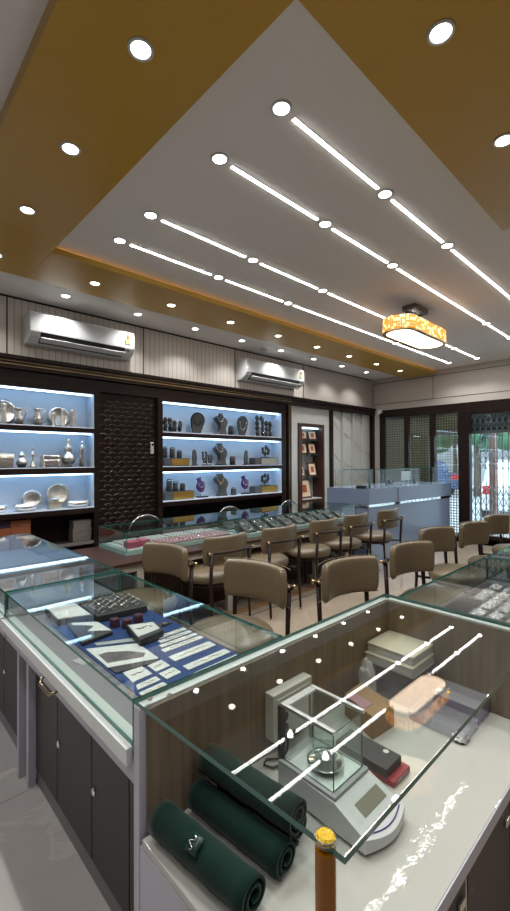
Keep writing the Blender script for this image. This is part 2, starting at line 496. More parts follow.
# wood surround of the display wall
def fasc(): pass
c = MB()
c.box(X0, 2.016, 4.62, 4.66, 2.172, 2.34)
c.box(2.016, 5.10, 4.62, 4.66, 2.205, 2.34)
c.box(1.952, 2.016, 4.62, 4.66, 0, 2.172)
c.box(X0, -0.25, 4.62, 4.66, 0, 2.172)
c.box(5.06, 5.10, 4.64, 4.96, 0, 2.34)
struct('trim_10', c, 'dark_wood')
c = MB()
c.box(5.10, 5.185, 4.59, 4.96, 0, 2.34, 0.006, m='dark_wood')
c.box(5.12, 5.126, 4.586, 4.60, 0, 2.37, m='bronze_line')
c.box(5.155, 5.160, 4.586, 4.60, 0, 2.37, m='bronze_line')
struct('trim_11', c)
struct('trim_12', B(6.25, 6.33, 4.60, 4.96, 0, 2.34, 0.005), 'dark_wood')
struct('trim_13', B(7.66, XW, 4.60, 4.96, 0, 2.34, 0.005), 'dark_wood')

# showcases -------------------------------------------------------------
def showcase(name, label, x0, x1, fx0, fx1, floors, tops, raised):
    t = thing(name, label, 'display cabinet', ((x0+x1)/2, 4.62, 0))
    yb = 4.84
    f = MB()
    yf = 4.60 if raised else 4.62
    f.box(x0, x1, yb+0.001, yb+0.10, 0.02, tops[0]+0.03)          # carcass back
    edges = [tops[0]] + [v for p in zip(floors, tops[1:]) for v in p] + [floors[-1]]
    for a, b in zip(edges[1::2], edges[2::2]): f.box(x0, x1, yf+0.004, yb, b, a)
    f.box(x0, x1, yf+0.004, yb, tops[0], tops[0]+0.035)
    f.box(fx0, x0, yf, yb+0.1, 0, tops[0]+0.035)
    f.box(x1, fx1, yf, yb+0.1, 0, tops[0]+0.035)
    f.box(x0, x1, yf+0.004, yb, floors[-1]-0.065, floors[-1])
    f.build('carcass', 'dark_wood', t)
    MB().box(x0, x1, 4.66, yb, 0.0, 0.10).box(x0, x1, 4.64, yb, 0.53, 0.56).build('open_storage', 'black_inside', t)
    MB().box(x0, x1, 4.632, 4.66, 0.53, 0.562).build('lower_shelf_edge', 'grey_box', t)
    for a, b in zip(floors, tops):
        MB().box(x0, x1, yb-0.006, yb, a, b).box(x0, x0+0.006, yf+0.01, yb, a, b).box(x1-0.006, x1, yf+0.01, yb, a, b).box(x0, x1, yf+0.01, yb, b-0.006, b).box(x0, x1, yf+0.002, yb, a-0.010, a).build('lining', 'white_laminate', t)
        MB().box(x0+0.02, x1-0.02, 4.655, 4.668, b-0.020, b-0.008).build('led_strip', 'led_blue', t)
    return t
showcase('display_cabinet', 'lit wall display cabinet with three shelves of silverware, at the left edge', -0.25, 1.952, -0.25, 1.953,
         (1.80, 1.372, 0.935), (2.17, 1.743, 1.305), False)
showcase('display_cabinet', 'lit wall display cabinet with three shelves of black jewellery busts', 2.803, 4.96, 2.735, 5.058,
         (1.795, 1.365, 0.930), (2.175, 1.738, 1.30), True)

# carved panel
t = thing('carved_panel', 'dark brown carved wall panel with fish-scale arcs between the two lit cabinets', 'wall panel', (2.375, 4.66, 0))
MB().box(2.016, 2.735, 4.655, 4.72, 0.0, 2.205).build('backing', 'carved_wood', t)
c = MB()
pw, ph = 0.113, 0.053
rows = int((2.17-0.55)/ph)
for r in range(rows):
    for k in range(8):
        cx = 2.016+0.05+k*pw+(pw/2 if r % 2 else 0)
        if cx > 2.69: continue
        cz = 0.55+r*ph
        c.tube([(cx+0.046*math.cos(a), 4.652, cz-0.012+0.042*math.sin(a)) for a in [0.35+(PI-0.7)*i/6 for i in range(7)]], 0.0055, 4)
        for dx in (-0.008, 0.008): c.box(cx+dx-0.0025, cx+dx+0.0025, 4.648, 4.656, cz+0.006, cz+0.016)
c.build('fish_scale_relief', 'relief_wood', t)
t = thing('wall_remote', 'small white air conditioner remote holder mounted right of the carved panel', 'remote control', (2.676, 4.64, 1.516))
MB().box(2.658, 2.694, 4.63, 4.654, 1.516, 1.66, 0.006).build('body', 'white_plastic', t)
MB().box(2.664, 2.688, 4.627, 4.632, 1.612, 1.645).build('display', 'black_plastic', t)
b_ = MB()
for i in range(4):
    for j in range(2): b_.box(2.665+j*0.013, 2.674+j*0.013, 4.627, 4.632, 1.53+i*0.018, 1.540+i*0.018)
b_.build('buttons', 'grey_plastic', t)

# picture niche panel
struct('trim_14', MB().box(5.185, 5.385, 4.64, 4.70, 0, 2.34).box(6.075, 6.25, 4.64, 4.70, 0, 2.34).box(5.385, 6.075, 4.64, 4.70, 2.05, 2.34).box(5.385, 6.075, 4.64, 4.70, 0.0, 0.40).box(5.185, 6.25, 4.90, 4.95, 0, 2.34), 'white_marble')
t = thing('picture_niche', 'tall narrow lit niche with brown frame holding small framed pictures', 'display niche', (5.73, 4.64, 0.42))
MB().box(5.385, 5.47, 4.61, 4.86, 0.40, 2.05, 0.004).box(6.03, 6.075, 4.61, 4.86, 0.40, 2.05, 0.004).box(5.47, 6.03, 4.61, 4.86, 1.992, 2.05).box(5.47, 6.03, 4.61, 4.86, 0.70, 0.76).box(5.47, 6.03, 4.61, 4.86, 0.40, 0.43).build('frame', 'frame_brown', t)
MB().box(5.47, 6.03, 4.845, 4.86, 0.43, 1.992).box(5.47, 6.03, 4.64, 4.85, 0.76, 0.775).build('lining', 'shelf_white', t)
for zz in (1.775, 1.53, 1.145):
    g = MB(); pane(g, 5.472, 6.028, 4.66, 4.845, zz-0.012, zz-0.004, 'glass', 'glass_edge_dark'); g.build('glass_shelf', None, t)
    for bx in (5.55, 5.97): MB().box(bx, bx+0.015, 4.70, 4.84, zz-0.03, zz-0.012).build('bracket', 'black_plastic', t)
MB().box(5.55, 6.01, 4.70, 4.72, 1.975, 1.99).build('led_strip', 'led_blue', t)
def framed(x0, x1, z0, z1, lean, label, inner='mat_cream'):
    t = thing('framed_picture', label, 'picture frame', ((x0+x1)/2, 4.72, z0), 'framed pictures in the wall niche')
    M = Matrix.Translation((0, 4.70, z0)) @ Matrix.Rotation(-lean, 4, 'X') @ Matrix.Translation((0, -4.70, -z0))
    h = z1-z0; w_ = x1-x0; e = 0.028
    MB().box(x0, x1, 4.70, 4.715, z0, z1, 0.003, M=M).build('frame', 'frame_brown', t)
    MB().box(x0+e, x1-e, 4.696, 4.70, z0+e, z1-e, M=M).build('mount', inner, t)
    MB().box(x0+w_*0.33, x1-w_*0.33, 4.692, 4.697, z0+h*0.3, z1-h*0.3, M=M).build('artwork', 'art_red', t)
for a in ((5.50, 5.715, 1.777, 1.95, 'small dark framed picture on the top glass shelf of the niche, left'),
          (5.745, 5.975, 1.777, 1.955, 'wide framed picture with pale mount on the top glass shelf of the niche, right'),
          (5.50, 5.715, 1.532, 1.735, 'dark framed picture on the second glass shelf of the niche, left'),
          (5.755, 5.955, 1.532, 1.735, 'black framed picture on the second glass shelf of the niche, right'),
          (5.50, 5.66, 1.147, 1.35, 'partly hidden framed picture on the third niche shelf, left'),
          (5.755, 5.975, 1.147, 1.395, 'framed picture with cream mount on the third niche shelf, right'),
          (5.49, 5.83, 0.78, 1.11, 'largest framed picture leaning on the white bottom shelf of the niche'),
          (5.50, 5.74, 0.433, 0.66, 'framed picture in the dark bottom compartment of the niche')):
    framed(a[0], a[1], a[2], a[3], 0.2, a[4])

# fluted marble panel
c = MB()
xs = [6.33, 6.66, 6.99, 7.33, 7.66]
for a, b in zip(xs, xs[1:]):
    c.prism([(a, 4.70), (a, 4.62), (a+0.30, 4.665), (b, 4.62) if False else (b, 4.675), (b, 4.70)], 0, 2.335)
struct('trim_15', c, 'white_marble')
c = MB()
def veinline(pts):
    c.tube(pts, 0.0055, 5)
def ysurf(x):
    for a, b in zip(xs, xs[1:]):
        if a <= x <= b:
            if x <= a+0.30: return 4.62+(x-a)/0.30*0.045
            return 4.665+(x-a-0.30)/(b-a-0.30)*0.01
    return 4.64
for z0_, sl in ((2.12, -0.50), (1.52, -0.38), (1.02, -0.3)):
    veinline([(6.34+0.04*i, ysurf(6.34+0.04*i)-0.002, z0_+sl*0.04*i+0.03*math.sin(i*0.9)*0.5+0.02*math.sin(i*0.37+z0_)) for i in range(33)])
struct('trim_16', c, 'gold_vein')

# ------------------------------------------------------------------ door side: frames, screens, door
FX0, FX1 = 7.69, 7.80
struct('trim_17', MB().box(FX0, FX1, 0.6, 4.47, 2.265, 2.414, 0.004).box(FX0, FX1, 4.38, 4.47, 0, 2.27, 0.003).box(FX0, FX1, 0.6, 4.47, 0.0, 0.10, 0.003), 'dark_wood')
for i, (a, b) in enumerate(((3.949, 4.38), (3.452, 3.87), (2.953, 3.374))):
    f = MB()
    f.box(FX0, FX1, a-0.079, a, 0.10, 2.27, 0.003)
    wn = f.build('window_%d' % (i+1), 'dark_wood'); wn['kind'] = 'structure'
    g = MB(); g.box(7.735, 7.741, a, b, 0.10, 2.268); gp = g.build('glass', 'glass', wn)
    sc_ = MB(); sc_.box(7.748, 7.7485, a, b, 0.10, 2.268); sc_.build('patterned_screen', 'jaali_screen', wn)
# door
f = MB()
f.box(FX0-0.01, FX1, 2.763, 2.90, 0.0, 2.27, 0.004).box(FX0-0.01, FX1, 0.8, 0.93, 0, 2.27, 0.004)
f.box(FX0, FX1, 0.93, 2.763, 2.2, 2.27, 0.003).box(FX0, FX1, 0.93, 2.763, 0.0, 0.16, 0.003).box(FX0, FX1, 1.78, 1.85, 0.16, 2.2, 0.003)
dr = f.build('door_1', 'dark_wood'); dr['kind'] = 'structure'
MB().box(7.74, 7.748, 1.85, 2.763, 0.16, 2.2).box(7.74, 7.748, 0.93, 1.78, 0.16, 2.2).build('glass', 'glass', dr)
MB().tube([(7.64, 1.90, 0.9), (7.64, 1.90, 1.35)], 0.014, 8).build('door_handle', 'chrome', dr)
# lattice gate outside
t = thing('lattice_gate', 'grey folding steel lattice gate closed outside the glass door', 'gate', (7.98, 1.9, 0))
GX = 7.98
c = MB(); n = 0
ystep = 0.088
ys = [0.75+ystep*i for i in range(26)]
for y in ys:
    MB().box(GX-0.006, GX+0.006, y-0.008, y+0.008, 0.02, 2.32).build('upright_bar', 'steel_gate', t)
MB().box(GX-0.02, GX+0.03, 0.7, 2.98, 1.88, 1.935).box(GX-0.02, GX+0.02, 0.7, 2.98, 0.0, 0.03).box(GX-0.02, GX+0.02, 0.7, 2.98, 2.28, 2.34).build('rail', 'steel_gate', t)
def xrow(z0, z1):
    for a, b in zip(ys, ys[1:]):
        c.tube([(GX-0.012, a, z0), (GX-0.012, b, z1)], 0.0055, 4)
        c.tube([(GX+0.012, a, z1), (GX+0.012, b, z0)], 0.0055, 4)
for z0_ in (0.05, 0.24, 0.43, 0.62, 0.81): xrow(z0_, z0_+0.19)
xrow(1.26, 1.43); xrow(1.43, 1.60); xrow(1.95, 2.11); xrow(2.11, 2.27)
c.build('scissor_lattice', 'steel_gate', t)

# ------------------------------------------------------------------ outside
struct('ground_outside', B(7.9, 30, -16, 22, -0.12, -0.05), 'asphalt')
tag(B(8.25, 8.5, 1.9, 6.0, 1.90, 2.7).build('shutter_box', 'black_card'), 'dark rolled shutter housing above the lattice gate outside', 'shutter housing')
tag(B(8.25, 8.45, 3.72, 6.0, -0.05, 1.9).build('side_pier', 'side_pier_paint'), 'dark pier standing outside behind the left patterned screens', 'pier')
tag(B(9.6, 9.72, 2.95, 3.07, -0.05, 3.2).build('street_pillar', 'brick_pillar'), 'slim reddish pillar standing on the pavement outside', 'pillar')
tag(B(26, 26.5, -14, 20, -0.05, 2.4).build('boundary_wall', 'street_wall'), 'pale grey wall along the far side of the street outside', 'wall')
def car(x, y, L, label, bodym, rot=0):
    t = thing('car', label, 'car', (x, y, -0.05))
    prof = [(-L/2, 0.25), (-L/2, 0.75), (-L/2+0.15, 0.92), (-L*0.28, 1.0), (-L*0.16, 1.42), (L*0.20, 1.45), (L*0.38, 1.0), (L/2-0.06, 0.9), (L/2, 0.55), (L/2, 0.25)]
    R = Matrix.Translation((x, y, -0.05)) @ Matrix.Rotation(rot, 4, 'Z') @ Matrix.Rotation(PI/2, 4, 'X')
    MB().prism(prof, -0.82, 0.82, bev=0.04, M=R).build('body', bodym, t)
    R2 = Matrix.Translation((x, y, -0.05)) @ Matrix.Rotation(rot, 4, 'Z')
    g = MB()
    g.prism([(-L*0.25, 1.03), (-L*0.15, 1.36), (L*0.18, 1.38), (L*0.33, 1.03)], -0.835, 0.835, M=R)
    g.build('windows', 'car_glass', t)
    for sx in (-0.3, 0.3):
        for sy in (-0.8, 0.8):
            MB().cyl(0.31, -0.1, 0.1, M=R2 @ Matrix.Translation((sx*L, sy, 0.31)) @ Matrix.Rotation(PI/2, 4, 'X')).build('wheel', 'tyre', t)
    MB().box(-L/2-0.02, -L/2+0.1, 0.5, 0.8, 0.65, 0.85, M=R2).box(-L/2-0.02, -L/2+0.1, -0.8, -0.5, 0.65, 0.85, M=R2).build('tail_light', 'tail_red', t)
car(13.2, 3.4, 4.1, 'white car with red tail lights parked outside beyond the gate', 'car_white', rot=0.25)
car(19, 9.0, 4.2, 'dark blue car further down the street outside', 'car_blue', rot=0.8)
def tree(x, y, h, r, label, seed):
    rnd = random.Random(seed)
    t = thing('street_tree', label, 'tree', (x, y, -0.05), 'street trees')
    MB().tube([(x, y, -0.05), (x+0.05, y, h*0.5), (x-0.05, y+0.05, h*0.8)], 0.14, 8, r2=0.07).build('trunk', 'bark', t)
    c = MB()
    for i in range(60):
        a, b_, rr = rnd.uniform(0, 2*PI), rnd.uniform(-0.9, 1), r*rnd.uniform(0.4, 1)
        p = (x+rr*math.cos(a)*math.cos(b_), y+rr*math.sin(a)*math.cos(b_), h+rr*0.7*math.sin(b_))
        c.sphere(p, rnd.uniform(0.22, 0.42)*r*0.55, seg=7, sz=0.8)
    c.build('foliage', 'leaf', t)
tree(18, 6.2, 3.0, 2.1, 'leafy green tree outside, right behind the white car', 3)
tree(20.5, 1.4, 3.3, 2.3, 'leafy green tree outside at the right edge of the door opening', 4)
tree(22, 8.6, 3.1, 2.3, 'leafy green tree outside seen through the patterned screens', 5)

# ------------------------------------------------------------------ ceiling lights
def light_point(name, x, y, z, energy, col, size=0.016, cone=2.1, blend=0.7):
    l = bpy.data.lights.new(name, 'SPOT'); l.energy = energy; l.color = col; l.shadow_soft_size = size
    l.spot_size = cone; l.spot_blend = blend
    o = bpy.data.objects.new(name, l); C.objects.link(o); o.location = (x, y, z)
    return o

def downlight(x, y, z, r, kind, label, group, energy, col):
    t = thing('downlight', label, 'ceiling light', (x, y, z), group)
    MB().lathe([(r*1.0, z-0.002), (r*1.04, z-0.006), (r*1.34, z-0.006), (r*1.38, z), (r*1.0, z)], x, y, 0, 24).build('ring', 'white_plastic', t)
    MB().lathe([(0, z-0.004), (r, z-0.004), (r, z-0.001), (0, z-0.001)], x, y, 0, 24).build('lens', kind, t)
    if energy:
        l = light_point('lamp', x, y, z-0.03, energy, col); l.parent = t; l.location = (0, 0, -0.03)
    return t
WARM = (1.0, 0.96, 0.91)
EG = 14.0
gl = [(0.79, 0.74), (0.79, 1.448), (0.79, 2.153), (0.79, 2.866), (0.79, 3.656)]
for i, (x, y) in enumerate(gl):
    downlight(x, y, ZG, 0.036, 'lens_gold', 'recessed downlight in the left gold ceiling band, %s away from the display wall' % ordn(4-i), 'downlights in the gold ceiling', EG, WARM)
for i, (x, y) in enumerate([(1.552, 0.643), (2.304, 0.655), (3.05, 0.655)]):
    downlight(x, y, ZG, 0.036, 'lens_gold', 'recessed downlight in the right gold ceiling band, %s from the white tray corner' % ordn(i), 'downlights in the gold ceiling', EG, WARM)
for i in range(8):
    downlight(1.55+0.777*i, 3.656, ZG, 0.036, 'lens_gold', 'recessed downlight in the far gold ceiling band, %s from its left end' % ordn(i), 'downlights in the gold ceiling', EG, WARM)
for i, (x, y) in enumerate([(0.79, -0.1), (0.79, -1.2), (2.3, -0.3), (2.3, -1.6)]):  # added lamps out of view, brightening the dark staff side
    downlight(x, y, ZG, 0.036, 'lens_gold', 'added unseen downlight in the gold ceiling behind the staff side, number %s' % ordn(i), 'downlights in the gold ceiling', EG, WARM)
for i, (x, y) in enumerate([(-0.2, 0.6), (-0.2, 1.9), (-0.2, 3.2), (-1.0, 0.0), (-1.0, 2.4), (4.6, -0.6), (6.2, -0.6), (4.6, -2.0), (6.4, -2.0), (6.4, 0.5)]):  # more added, unseen lamps, put in to raise the room light
    downlight(x, y, ZC, 0.036, 'lens', 'added unseen downlight in the plain white ceiling beside the gold bands, number %s' % ordn(i), 'added unseen downlights in the white ceiling', 16.0, WARM)
for i in range(9):
    downlight(0.76+0.774*i, 4.305, ZC, 0.036, 'lens', 'recessed downlight in the white strip above the display wall, %s from the left' % ordn(i), 'downlights along the display wall', 8.5, (1, 0.97, 0.94))
# linear strips with dots
rows = {'nearest the gold corner': 1.324, 'second from the near side': 1.776, 'third from the near side': 2.50, 'farthest, beside the cove': 2.945}
dots = [1.435, 2.362, 3.28, 5.51, 6.40, 7.312]
for nm, y in rows.items():
    for i, x in enumerate(dots):
        downlight(x, y, ZC, 0.036, 'lens', 'round light dot, %s from the left in the ceiling line %s' % (ordn(i), nm), 'round dots in the ceiling light lines', 8.0, (1, 0.98, 0.95))
    for i, (a, b) in enumerate(zip(dots, dots[1:])):
        st = thing('strip_light', 'thin white linear light, %s segment of the ceiling line %s' % (ordn(i), nm), 'strip light', ((a+b)/2, y, ZC), 'linear ceiling strip lights')
        MB().box(a+0.083, b-0.083, y-0.011, y+0.011, ZC-0.005, ZC+0.001).build('housing', 'white_plastic', st)
        MB().box(a+0.085, b-0.085, y-0.009, y+0.009, ZC-0.007, ZC-0.0045).build('diffuser', 'strip_emit', st)
# cove glow strip above the far gold band edge
tag(B(1.12, 7.7, 3.40, 3.415, ZG+0.046, ZG+0.054).build('cove_strip_light', 'cove_emit'), 'warm hidden cove strip glowing along the far gold ceiling band edge', 'strip light')
# detector
t = thing('ceiling_disc', 'round pale ceiling disc near the wall above the right air conditioner', 'ceiling disc', (4.35, 4.37, ZC))
MB().lathe([(0.075, ZC), (0.075, ZC-0.012), (0.06, ZC-0.022), (0, ZC-0.022)], 4.35, 4.37, 0, 24).build('cover', 'white_ceiling', t)
MB().lathe([(0.05, ZC-0.0225), (0.05, ZC-0.025), (0, ZC-0.025)], 4.35, 4.37, 0, 24).build('grille', 'grey_plastic', t)
# chandelier
CX, CY, CZ = 4.38, 2.11, 2.72
t = thing('crystal_ceiling_lamp', 'oval ceiling lamp with glowing amber crystal band and pale diffuser', 'ceiling lamp', (CX, CY, ZC))
def stadium(hl, r, n=14): return [(CX+(hl-r)+r*math.cos(a), CY+r*math.sin(a)) for a in [-PI/2+PI*i/n for i in range(n+1)]] + [(CX-(hl-r)+r*math.cos(a), CY+r*math.sin(a)) for a in [PI/2+PI*i/n for i in range(n+1)]]
HL, HR = 0.50, 0.175
MB().prism(stadium(HL-0.03, HR-0.03), CZ-0.004, CZ+0.012).build('diffuser', 'diffuser_emit', t)
def ring(mb, ho, ro, hi, ri, z0, z1, m=None):
    o_, i_ = stadium(ho, ro), stadium(hi, ri); n = len(o_); V = []; F = []
    for P, z in ((o_, z0), (o_, z1), (i_, z1), (i_, z0)): V += [(x, y, z) for x, y in P]
    for k in range(4):
        for i in range(n):
            j = (i+1) % n; k2 = (k+1) % 4
            F.append((k*n+i, k*n+j, k2*n+j, k2*n+i))
    mb.faces(V, F, m); return mb
ring(MB(), HL+0.004, HR+0.004, HL-0.035, HR-0.035, CZ-0.006, CZ+0.006).build('lower_rim', 'brass', t)
ring(MB(), HL-0.01, HR-0.01, HL-0.03, HR-0.03, CZ+0.138, CZ+0.145).build('upper_rim', 'chrome', t)
def along(P, step):
    out = []; n = len(P); acc = 0.0
    for i in range(n):
        a, b = Vector(P[i]), Vector(P[(i+1) % n]); L = (b-a).length; d = acc
        while d < L: out.append((a+(b-a)*(d/L), math.atan2((b-a).y, (b-a).x))); d += step
        acc = d-L
    return out
cb = MB()
for i, (p, a) in enumerate(along(stadium(HL-0.006, HR-0.006, 20), 0.021)):
    for k in range(5):
        M = Matrix.Translation((p.x, p.y, CZ+0.006+0.027*k)) @ Matrix.Rotation(a+random.uniform(-0.2, 0.2), 4, 'Z')
        cb.box(-0.009, 0.009, -0.006, 0.006, 0.0, 0.0245, 0.003, m='crystal_bright' if random.random() < 0.22 else 'crystal', M=M, seg=1)
cb.build('crystal_band', None, t)
MB().box(CX-0.15, CX+0.15, CY-0.075, CY+0.075, ZC-0.06, ZC-0.001, 0.006).build('ceiling_mount', 'dark_chrome', t)
MB().prism(stadium(HL-0.035, HR-0.035), CZ+0.138, CZ+0.142).build('light_block_plate', 'grey_plastic', t)  # opaque plate added to keep the lamp's light off the ceiling
r_ = MB()
for dx in (-0.1, 0.1): r_.tube([(CX+dx, CY, ZC-0.04), (CX+dx, CY, CZ+0.15)], 0.006, 8)
r_.box(CX-0.30, CX+0.30, CY-0.02, CY+0.02, CZ+0.146, CZ+0.156)
r_.build('hanger', 'chrome', t)
for dx in (-0.28, 0, 0.28):
    l = bpy.data.lights.new('lamp', 'POINT'); l.energy = 0.35; l.color = (1, 0.55, 0.22); l.shadow_soft_size = 0.04
    o = bpy.data.objects.new('lamp', l); C.objects.link(o); o.parent = t; o.location = (dx, 0, CZ+0.06-ZC)

# air conditioners
def aircon(x0, x1, label):
    t = thing('air_conditioner', label, 'air conditioner', ((x0+x1)/2, 4.60, 2.59))
    # profile in YZ
    yb = 4.668; prof = [(yb, 2.60), (yb, 2.90), (yb-0.17, 2.90), (yb-0.205, 2.885), (yb-0.215, 2.70), (yb-0.19, 2.655), (yb-0.10, 2.60)]
    M = Matrix(((0, 0, 1, x0), (1, 0, 0, 0), (0, 1, 0, 0), (0, 0, 0, 1)))
    MB().prism(prof, 0, x1-x0, bev=0.008, M=M).build('body', 'ac_plastic', t)
    # louvre opening: dark slot along the lower front
    prof2 = [(yb-0.216, 2.70), (yb-0.194, 2.652), (yb-0.12, 2.612), (yb-0.12, 2.66)]
    M2 = Matrix(((0, 0, 1, x0+0.10), (1, 0, 0, -0.004), (0, 1, 0, -0.004), (0, 0, 0, 1)))
    MB().prism(prof2, 0, x1-x0-0.22, M=M2).build('air_outlet', 'black_plastic', t)
    lv = MB().box(x0+0.10, x1-0.12, -0.035, 0.035, -0.003, 0.003, M=Matrix.Translation((0, yb-0.195, 2.628)) @ Matrix.Rotation(-0.45, 4, 'X'))
    lv.build('louvre', 'ac_plastic', t)
    MB().box(x1-0.115, x1-0.055, yb-0.219, yb-0.214, 2.745, 2.80).build('energy_label', 'green_sticker', t)
    MB().cyl(0.022, 0, 0.004, M=Matrix.Translation((x1-0.08, yb-0.213, 2.83)) @ Matrix.Rotation(PI/2, 4, 'X')).build('round_label', 'red_sticker', t)
    MB().box(x1-0.10, x1-0.065, yb-0.208, yb-0.195, 2.668, 2.68).build('indicator', 'black_plastic', t)
aircon(1.252, 2.351, 'white split air conditioner on the wall above the silverware cabinet')
aircon(4.08, 5.345, 'white split air conditioner on the wall farther right, above the bust cabinet')
t = thing('white_sensor', 'small white sensor in the corner beside the patterned screens', 'sensor', (7.66, 4.44, 2.30))  # white sensor of unidentified type at the frame corner
MB().box(7.64, 7.69, 4.40, 4.48, 2.36, 2.42, 0.008).build('body', 'white_plastic', t)
MB().sphere((7.63, 4.44, 2.345), 0.022, seg=12).build('lens', 'white_plastic', t)

# ------------------------------------------------------------------ silverware on the left cabinet
YS = 4.72
def jug(x, z, h, label):
    t = thing('silver_jug', label, 'jug', (x, YS, z), 'silver jugs on the top shelf')
    r = h*0.24
    MB().lathe([(0, z), (r*0.75, z), (r*0.8, z+h*.04), (r, z+h*.22), (r*0.95, z+h*.45), (r*0.62, z+h*.75), (r*0.66, z+h*.9), (r*0.86, z+h), (r*0.78, z+h), (r*0.5, z+h*0.8)], x, YS, 0, 20).build('body', 'silver', t)
    MB().tube([(x+r*0.8, YS, z+h*0.95), (x+r*2.0, YS, z+h*0.98), (x+r*1.9, YS, z+h*0.9), (x+r*1.0, YS, z+h*0.35)], 0.004, 6).build('handle', 'silver_smooth', t)
    MB().tube([(x-r*0.6, YS, z+h*0.9), (x-r*1.5, YS, z+h*1.04)], 0.010, 6, r2=0.003).build('spout', 'silver_smooth', t)
def plate(x, z, R, label, m='silver', y=4.80, grp='silver plates standing on the shelves'):
    t = thing('silver_plate', label, 'plate', (x, y, z), grp)
    M = Matrix.Translation((x, y, z+R)) @ Matrix.Rotation(PI/2-0.12, 4, 'X')
    MB().lathe([(0, 0), (R*0.70, 0), (R*0.78, 0.008), (R, 0.014), (R, 0.018), (R*0.76, 0.012), (R*0.68, 0.005), (0, 0.005)], seg=32, M=M).build('dish', m, t)
    c = MB()
    for k in range(18):
        a = 2*PI*k/18
        c.sphere((R*0.88*math.cos(a), R*0.88*math.sin(a), 0.014), R*0.05, seg=6, M=None) if False else c._merge(_sph((R*0.88*math.cos(a), R*0.88*math.sin(a), 0.015), R*0.05), None, True, M)
    c.build('embossed_rim', 'silver_smooth', t)
def _sph(c, r):
    b = bmesh.new(); bmesh.ops.create_uvsphere(b, u_segments=6, v_segments=5, radius=r); bmesh.ops.translate(b, vec=c, verts=b.verts); return b
def beaker(x, z, r, h, label, nm='silver_beaker', cat='beaker', grp='silver beakers on the top shelf', m='antique_silver'):
    o = MB().lathe([(0, z), (r*0.92, z), (r, z+h*0.03), (r*0.9, z+h*0.1), (r*0.88, z+h*0.9), (r*0.98, z+h), (r*0.85, z+h), (r*0.8, z+h*0.15), (0, z+h*0.15)], x, YS, 0, 18).build(nm, m)
    tag(o, label, cat, grp)
z1, z2, z3 = 1.801, 1.373, 0.936
plate(1.10, z1, 0.128, 'large silver plate at the left edge of the top shelf behind a tall beaker')
beaker(1.094, z1, 0.026, 0.205, 'tall engraved silver beaker at the left edge of the top shelf')
jug(1.228, z1, 0.17, 'silver jug with open handle, left of the pair on the top shelf')
jug(1.400, z1, 0.18, 'silver jug with open handle, right of the pair on the top shelf')
plate(1.64, z1, 0.112, 'silver plate standing behind three beakers on the top shelf')
beaker(1.555, z1, 0.022, 0.145, 'short silver beaker left of the plate on the top shelf')
beaker(1.652, z1, 0.023, 0.185, 'tall silver beaker in front of the plate on the top shelf')
beaker(1.756, z1, 0.025, 0.190, 'silver beaker at the right end of the top shelf')
t = thing('silver_chest', 'silver casket cut by the left edge on the middle shelf', 'casket', (1.09, YS, z2))
MB().box(1.0, 1.174, 4.68, 4.78, z2, z2+0.10, 0.006).build('body', 'silver', t)
MB().lathe([(0.05, 0), (0.05, 0.174)], seg=20, M=Matrix.Translation((1.0, 4.73, z2+0.10)) @ Matrix.Rotation(PI/2, 4, 'Y')).build('lid', 'antique_silver', t)
t = thing('silver_urn', 'round silver urn with lid on the middle shelf', 'urn', (1.253, YS, z2))
MB().lathe([(0, z2), (.03, z2), (.034, z2+.01), (.052, z2+.035), (.052, z2+.06), (.03, z2+.09), (.02, z2+.10), (.028, z2+.11), (0, z2+.112)], 1.253, YS, 0, 24).build('body', 'silver', t)
MB().lathe([(.03, z2+.108), (.034, z2+.115), (.026, z2+.14), (.008, z2+.15), (.006, z2+.165), (0, z2+.168)], 1.253, YS, 0, 24).build('lid', 'silver_smooth', t)
t = thing('silver_candle_stand', 'slender silver stand with flared foot on the middle shelf', 'candle stand', (1.354, YS, z2))
MB().lathe([(0, z2), (.036, z2), (.03, z2+.01), (.012, z2+.06), (.008, z2+.10), (.02, z2+.125), (.022, z2+.14), (.008, z2+.15), (.006, z2+.18), (.013, z2+.19), (0, z2+.20)], 1.354, YS, 0, 18).build('stem', 'silver', t)
MB().sphere((1.354, YS, z2+0.207), 0.010, seg=10).build('finial', 'silver_smooth', t)
t = thing('silver_jewel_box', 'rectangular silver box with banded lid in the middle of the middle shelf', 'box', (1.524, YS, z2))
MB().box(1.442, 1.606, 4.67, 4.77, z2+.008, z2+.075, 0.004).build('body', 'silver', t)
MB().box(1.436, 1.612, 4.665, 4.775, z2+.08, z2+.125, 0.012).build('lid', 'silver_smooth', t)
for xx in (1.436, 1.598): MB().box(xx, xx+.014, 4.664, 4.776, z2, z2+.128, 0.003).build('corner_band', 'antique_silver', t)
t = thing('silver_lidded_jar', 'bulbous silver jar with tall pointed lid on the middle shelf', 'jar', (1.708, YS, z2))
MB().lathe([(0, z2), (.036, z2), (.04, z2+.008), (.030, z2+.02), (.066, z2+.05), (.074, z2+.085), (.06, z2+.125), (.028, z2+.15), (.03, z2+.16), (0, z2+.162)], 1.708, YS, 0, 28).build('body', 'silver', t)
MB().lathe([(.028, z2+.16), (.040, z2+.175), (.042, z2+.20), (.03, z2+.225), (.014, z2+.245), (.022, z2+.265), (.020, z2+.29), (0, z2+.32)], 1.708, YS, 0, 24).build('lid', 'antique_silver', t)
t = thing('silver_bottle', 'narrow silver bottle with stopper at the right end of the middle shelf', 'bottle', (1.857, YS, z2))
MB().lathe([(0, z2), (.030, z2), (.032, z2+.01), (.030, z2+.19), (.034, z2+.2), (.022, z2+.23), (.010, z2+.245), (0, z2+.246)], 1.857, YS, 0, 20).build('body', 'silver', t)
